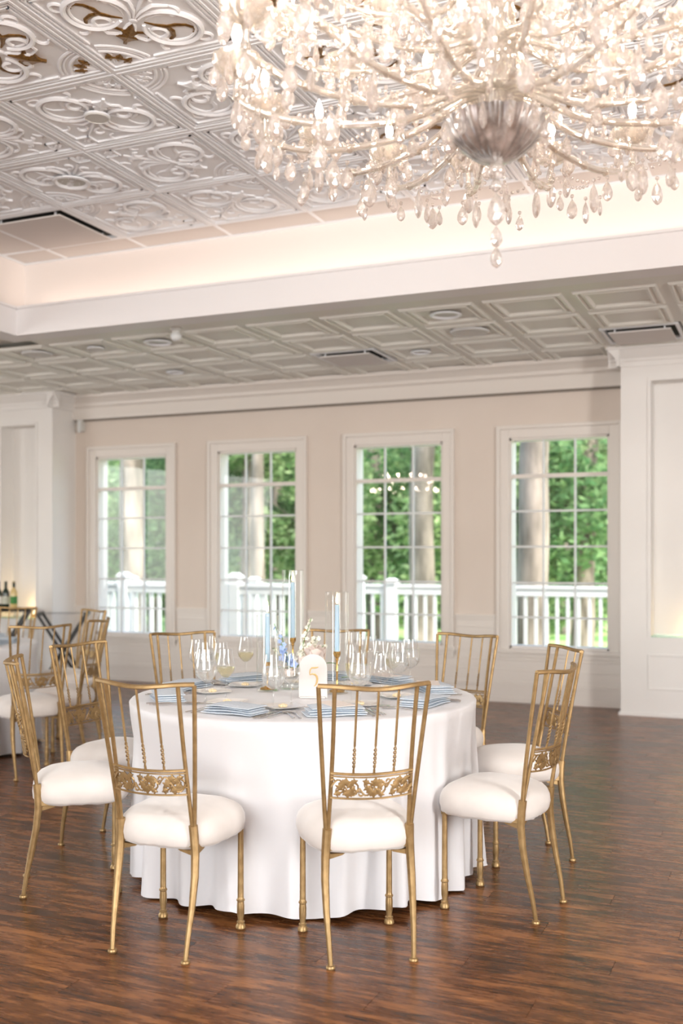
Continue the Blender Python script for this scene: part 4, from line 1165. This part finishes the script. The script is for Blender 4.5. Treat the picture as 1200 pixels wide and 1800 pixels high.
# ---- second table, bottles, tray stands
def tray_stand(x, y, rz, lab):
    t = thing('folding_tray_stand', lab, 'stand', (x, y, 0), rz, 'black folding tray stands')
    w, d, h = .24, .19, .78
    for s_ in (-1, 1):
        M().tube([(-w, s_ * d, h), (w, s_ * d * .94, .012)], .021, 4).build('leg', BLACK, t)
        M().tube([(w, s_ * d * .86, h), (-w, s_ * d * .80, .012)], .021, 4).build('leg', BLACK, t)
    M().tube([(-w, -d - .02, h), (-w, d + .02, h)], .024, 4).build('top_bar', BLACK, t)
    M().tube([(w, -d - .02, h), (w, d + .02, h)], .024, 4).build('top_bar', BLACK, t)
    M().tube([(-w * .75, -d, .11), (-w * .75, d, .11)], .009, 4).build('stretcher', BLACK, t)
    M().tube([(w * .75, -d, .11), (w * .75, d, .11)], .009, 4).build('stretcher', BLACK, t)
    for s_ in (-.6, .6): M().bb(-w, w, s_ * d - .012, s_ * d + .012, h + .004, h + .007).build('strap', BLACK, t, smooth=False)
tray_stand(-7.02, 8.92, YAW + .15, 'empty black folding tray stand standing by the leftmost window')
tray_stand(-7.75, 8.86, YAW + .15, 'black folding tray stand carrying the bottle tray, by the left niche')
tr = thing('serving_tray', 'oval black serving tray with bottles on the left folding stand', 'tray', (-7.75, 8.86, .80), YAW + .1)
M().lathe([(0, 0), (.29, 0), (.33, .018), (.335, .016), (.295, -.006), (0, -.006)], 40).xf(Matrix.Diagonal((1, .8, 1, 1))).xf(Matrix.Translation((0, 0, .006))).build('tray_dish', BLACK, tr)
BG = mat('dark_bottle_glass', (.015, .03, .02), .08); BGR = mat('green_bottle_glass', (.05, .22, .05), .1); AMB = mat('pale_wine_glass', (.66, .50, .22), .15)
def bottle(x, y, gm_, lm, lab, kind=0):
    t = thing('wine_bottle', lab, 'bottle', (x, y, .8145), 0, 'bottles on the serving tray')
    M().lathe([(0, 0), (.036, 0), (.038, .006), (.038, .17), (.034, .195), (.018, .222), (.0145, .235), (.0145, .285), (.016, .287), (.016, .294), (.0, .295)], 24).build('bottle_body', gm_, t)
    M().lathe([(.0385, .06), (.0385, .14)], 24).build('paper_label', lm, t)
    M().lathe([(.0155, .235), (.0160, .30), (0, .3005)], 16).build('foil_cap', lm if kind else BG, t)
R = cs(1, 0)
bx, by = -7.72, 8.83
for off_, gm_, lm, lab, kd in ((-.13, BG, CHINA, 'dark wine bottle with white label at the left edge of the tray', 0), (-.05, BG, mat('cream_label', (.55, .55, .45), .6), 'dark green wine bottle in the middle of the tray', 0), (.035, AMB, BGR, 'pale bottle with a green label at the right of the tray', 0)):
    bottle(bx + R.x * (off_ + .06), by + R.y * (off_ + .06), gm_, lm, lab, kd)

# ================================================================== CHANDELIER
def almond(L_, w_, nm='pendant'):
    m = M(); rows = [(0, .0), (.10, .30), (.28, .72), (.5, .98), (.68, 1.0), (.84, .76), (.95, .38), (1, .0)]
    vs = []; fs = []; n = 8
    for j, (f, k) in enumerate(rows):
        for i in range(n):
            q = 2 * pi * (i + (.5 if j % 2 else 0)) / n
            vs.append((cos(q) * w_ * k, sin(q) * w_ * .5 * k, -L_ * f))
    for j in range(len(rows) - 1):
        for i in range(n):
            a_, b_ = j * n + i, j * n + (i + 1) % n; c, d = a_ + n, b_ + n
            if j % 2: fs += [(a_, c, d), (a_, d, b_)]
            else: fs += [(a_, c, b_), (b_, c, d)]
    m.add(vs, fs); m.ball((0, 0, .010), .007, 6, 4); m.tube([(0, 0, .004), (0, 0, -.004)], .0014, 4)
    return m
AL1 = almond(.074, .0215).mesh('pendant', CRYST, False); AL2 = almond(.060, .0175).mesh('pendant', CRYST, False); AL3 = almond(.092, .0255).mesh('pendant', CRYST, False)
BOWL = noisy(mat('silvered_glass', (.8, .78, .76), .14, .7), (.42, .41, .40), (.95, .94, .93), 22)
CHX, CHY = -.753, 2.83
def chandelier(x, y, label, full=True):
    t = thing('chandelier', label, 'chandelier', (x, y, 0), group='crystal chandeliers')
    # column
    m = M()
    m.lathe([(.0, 3.80), (.075, 3.80), (.08, 3.785), (.05, 3.765), (.015, 3.75), (.010, 3.70)], 24)
    m.build('ceiling_canopy', CHROME, t)
    M().tube([(0, 0, 2.62), (0, 0, 3.75)], .008, 8).build('rod', CHROME, t)
    prof = [(.012, 2.60), (.045, 2.615), (.05, 2.65), (.03, 2.67), (.02, 2.70), (.045, 2.74), (.055, 2.78), (.045, 2.82), (.02, 2.86), (.03, 2.90), (.06, 2.93), (.062, 2.955), (.03, 2.97), (.018, 3.02), (.035, 3.08), (.042, 3.13), (.02, 3.20), (.014, 3.30), (.03, 3.36), (.03, 3.40), (.012, 3.45)]
    M().lathe(prof, 20, fl=.06, fn=10).build('glass_column', ARMG, t)
    M().lathe([(.0, 2.464), (.02, 2.466), (.055, 2.478), (.095, 2.508), (.124, 2.545), (.140, 2.580), (.134, 2.582), (.115, 2.570), (.09, 2.56), (.05, 2.55), (0, 2.548)], 96, fl=.035, fn=24).build('fluted_bowl', BOWL, t, angle=80)
    M().ball((0, 0, 2.445), (.026, .026, .024), 12, 8).ball((0, 0, 2.405), (.016, .016, .018), 10, 6).build('finial', CRYST, t)
    for k, (z, me) in enumerate(((2.385, AL3), (2.292, AL2), (2.235, AL2))): link('pendant', me, t, (0, 0, z), .3 * k)
    rndc = random.Random(3)
    # arms
    def path(r_end, z0, zdip, z1, rdip):
        pts = []
        ctrl = [(.03, z0), (.10, z0 - .01), (rdip * .55, (z0 + zdip) / 2 - .03), (rdip, zdip), (rdip + (r_end - rdip) * .55, zdip + .02), (r_end * .985, (zdip + z1) / 2 + .0), (r_end, z1)]
        for i in range(len(ctrl) - 1):
            p0 = ctrl[max(i - 1, 0)]; p1 = ctrl[i]; p2 = ctrl[i + 1]; p3 = ctrl[min(i + 2, len(ctrl) - 1)]
            for s_ in range(4):
                u = s_ / 4
                pts.append(tuple(.5 * (2 * p1[k] + (p2[k] - p0[k]) * u + (2 * p0[k] - 5 * p1[k] + 4 * p2[k] - p3[k]) * u * u + (3 * p1[k] - p0[k] - 3 * p2[k] + p3[k]) * u ** 3) for k in (0, 1)))
        pts.append(ctrl[-1]); return pts
    tiers = [(16, .72, 2.665, 2.575, 2.705, .44, 0, .0100), (10, .44, 2.965, 2.905, 3.02, .27, .2, .0090), (12, .60, 2.80, 2.77, 2.90, .38, .13, .0095)]
    cup = M().lathe([(.006, -.006), (.020, .0), (.045, .010), (.062, .032), (.068, .052), (.064, .050), (.050, .024), (.022, .012), (.012, .010), (0, .010)], 32, fl=.05, fn=12).mesh('bobeche', ARMG, True, 80)
    slv = M().lathe([(.013, .012), (.0135, .02), (.011, .024), (.011, .092), (0, .094)], 14).mesh('candle_sleeve', CSLEEVE)
    blb = M().lathe([(.0, .094), (.009, .098), (.0135, .112), (.012, .128), (.006, .146), (0, .160)], 14).mesh('bulb', BULB)
    strands = M(); extra = M()
    base_p = [(almond(.066, .019)), (almond(.052, .015))]
    def xp(x_, y_, z_, q_, kk=0):
        b_ = base_p[kk]; c_, s_ = cos(q_), sin(q_)
        extra.add([(x_ + vx * c_ - vy * s_, y_ + vx * s_ + vy * c_, z_ + vz) for vx, vy, vz in b_.v], b_.f)
    tips = []
    for ti, (n, R_, z0, zd, z1, rd, ph, ar) in enumerate(tiers):
        P2 = path(R_, z0, zd, z1, rd)
        am = M(); am.tube([(r, 0, z) for r, z in P2], [ar * (1.15 - .3 * i / len(P2)) for i in range(len(P2))], 8, up=(0, 1, 0))
        for (r, z) in P2[3:-2:3]: am.ball((r, 0, z), ar * 1.35, 8, 6)
        ame = am.mesh('arm', ARMG, True, 60)
        row = []
        for k in range(n):
            q = 2 * pi * k / n + ph
            a_ = link('arm', ame, t, (0, 0, 0), q)
            c = link('bobeche', cup, a_, (R_, 0, z1 + .006)); s2 = link('candle_sleeve', slv, a_, (R_, 0, z1 + .006)); b2 = link('bulb', blb, a_, (R_, 0, z1 + .006))
            tip = Vector((R_ * cos(q), R_ * sin(q), z1 + .04)); row.append(tip)
            if ti == 2:
                for j in range(6):
                    qq = q + 2 * pi * j / 6 + .1
                    xp(tip.x + .063 * cos(qq), tip.y + .063 * sin(qq), z1 + .028, qq + rndc.uniform(-.5, .5), j % 2)
                xp(tip.x, tip.y, z1 - .03, q); xp(.38 * cos(q), .38 * sin(q), zd - .02, q + 1); xp(.50 * cos(q + .26), .50 * sin(q + .26), 2.80, q + 2)
            if full and ti < 2:
                npn = 6 if ti == 0 else 5
                for j in range(npn):
                    qq = q + 2 * pi * j / npn + .3
                    link('pendant', AL2 if (j + k) % 2 else AL1, t, (tip.x + .063 * cos(qq), tip.y + .063 * sin(qq), z1 + .028), qq + rndc.uniform(-.5, .5))
                link('pendant', AL3 if ti == 0 else AL1, t, (tip.x * 1.0, tip.y * 1.0, z1 - .03 - (.02 if ti == 0 else 0)), q + rndc.uniform(-1, 1)).location.x += .0
                if ti == 0:
                    # pendants hung from the arm's low point and between arms
                    link('pendant', AL3, t, (rd * 1.12 * cos(q), rd * 1.12 * sin(q), zd - .022 - rndc.choice((0, .02))), q + rndc.uniform(-1, 1))
                    q2 = q + pi / n
                    link('pendant', AL1, t, (.66 * cos(q2), .66 * sin(q2), 2.575 - rndc.choice((0, .015, .03))), q2 + rndc.uniform(-1, 1))
                    link('pendant', AL2, t, (.27 * cos(q2), .27 * sin(q2), 2.60), q2)
                    link('pendant', AL1, t, (.50 * cos(q2), .50 * sin(q2), 2.585 - rndc.choice((0, .02))), q2 + rndc.uniform(-1, 1))
        tips.append(row)
    def strand(a_, b_, sag, n, r=.0065):
        for i in range(n + 1):
            f = i / n; p = Vector(a_).lerp(Vector(b_), f); p.z -= sag * 4 * f * (1 - f)
            strands.ball(p, (r, r, r) , 6, 4)
    for ti, row in enumerate(tips):
        n = len(row)
        for k in range(n):
            strand(row[k] * 1.0 - Vector((0, 0, .01)), row[(k + 1) % n] - Vector((0, 0, .01)), .11 if ti == 0 else .07, 15 if ti == 0 else 12)
            if ti == 0:
                c = row[k]; strand(c - Vector((0, 0, .03)), Vector((c.x * .2, c.y * .2, 2.93)), .10, 26, .006)
                mid = (row[k] + row[(k + 1) % n]) / 2; mid.z = 2.60
                strand(Vector((mid.x * .95, mid.y * .95, 2.60)), Vector((mid.x * .35, mid.y * .35, 2.60)), .05, 14, .006)
            else:
                strand(row[k], Vector((0, 0, 3.42)), .10, 22, .006)
                c = row[k]
                if ti == 2: strand(c - Vector((0, 0, .03)), Vector((c.x * .15, c.y * .15, 2.80)), .08, 20, .0065)
    for k in range(64):     # garland of small drops swagged between the arms
        q = 2 * pi * (k + .5) / 64; rr = .70 if k % 2 else .62
        xp(rr * cos(q), rr * sin(q), 2.60 - .035 * abs(sin(8 * q + pi / 16)) - .012 * (k % 3), q + k, k % 2)
    for k in range(44):
        q = 2 * pi * k / 44 + .05; rr = (.34, .46, .22)[k % 3]
        xp(rr * cos(q), rr * sin(q), (2.74, 2.70, 3.02)[k % 3], q + k, k % 2)
    for k in range(30):
        q = 2 * pi * k / 30; strands.ball((.28 * cos(q), .28 * sin(q), 2.94), .009, 6, 4)
    tag(extra.build('pendant', CRYST, t, smooth=False), kind='stuff')
    tag(strands.build('bead_strands', CRYST, t, smooth=True, angle=80), kind='stuff')
    # centre prisms hanging round the bowl
    if full:
        for k in range(20):
            q = 2 * pi * k / 20; link('pendant', AL2, t, (.30 * cos(q), .30 * sin(q), 2.90), q)
        for k in range(12):
            q = 2 * pi * k / 12; link('pendant', AL1, t, (.137 * cos(q), .137 * sin(q), 2.585), q)
    return t
ch = chandelier(CHX, CHY, 'large crystal chandelier with glass arms and candle bulbs hanging over the foreground')
c2 = dup(ch, (-7.8, -2.05, 0), .1, 'identical crystal chandelier farther back, seen only as warm reflections in the third window')
M().tube([(0, 0, 3.75), (0, 0, 4.2)], .012, 8).build('hanging_rod', CHROME, c2)
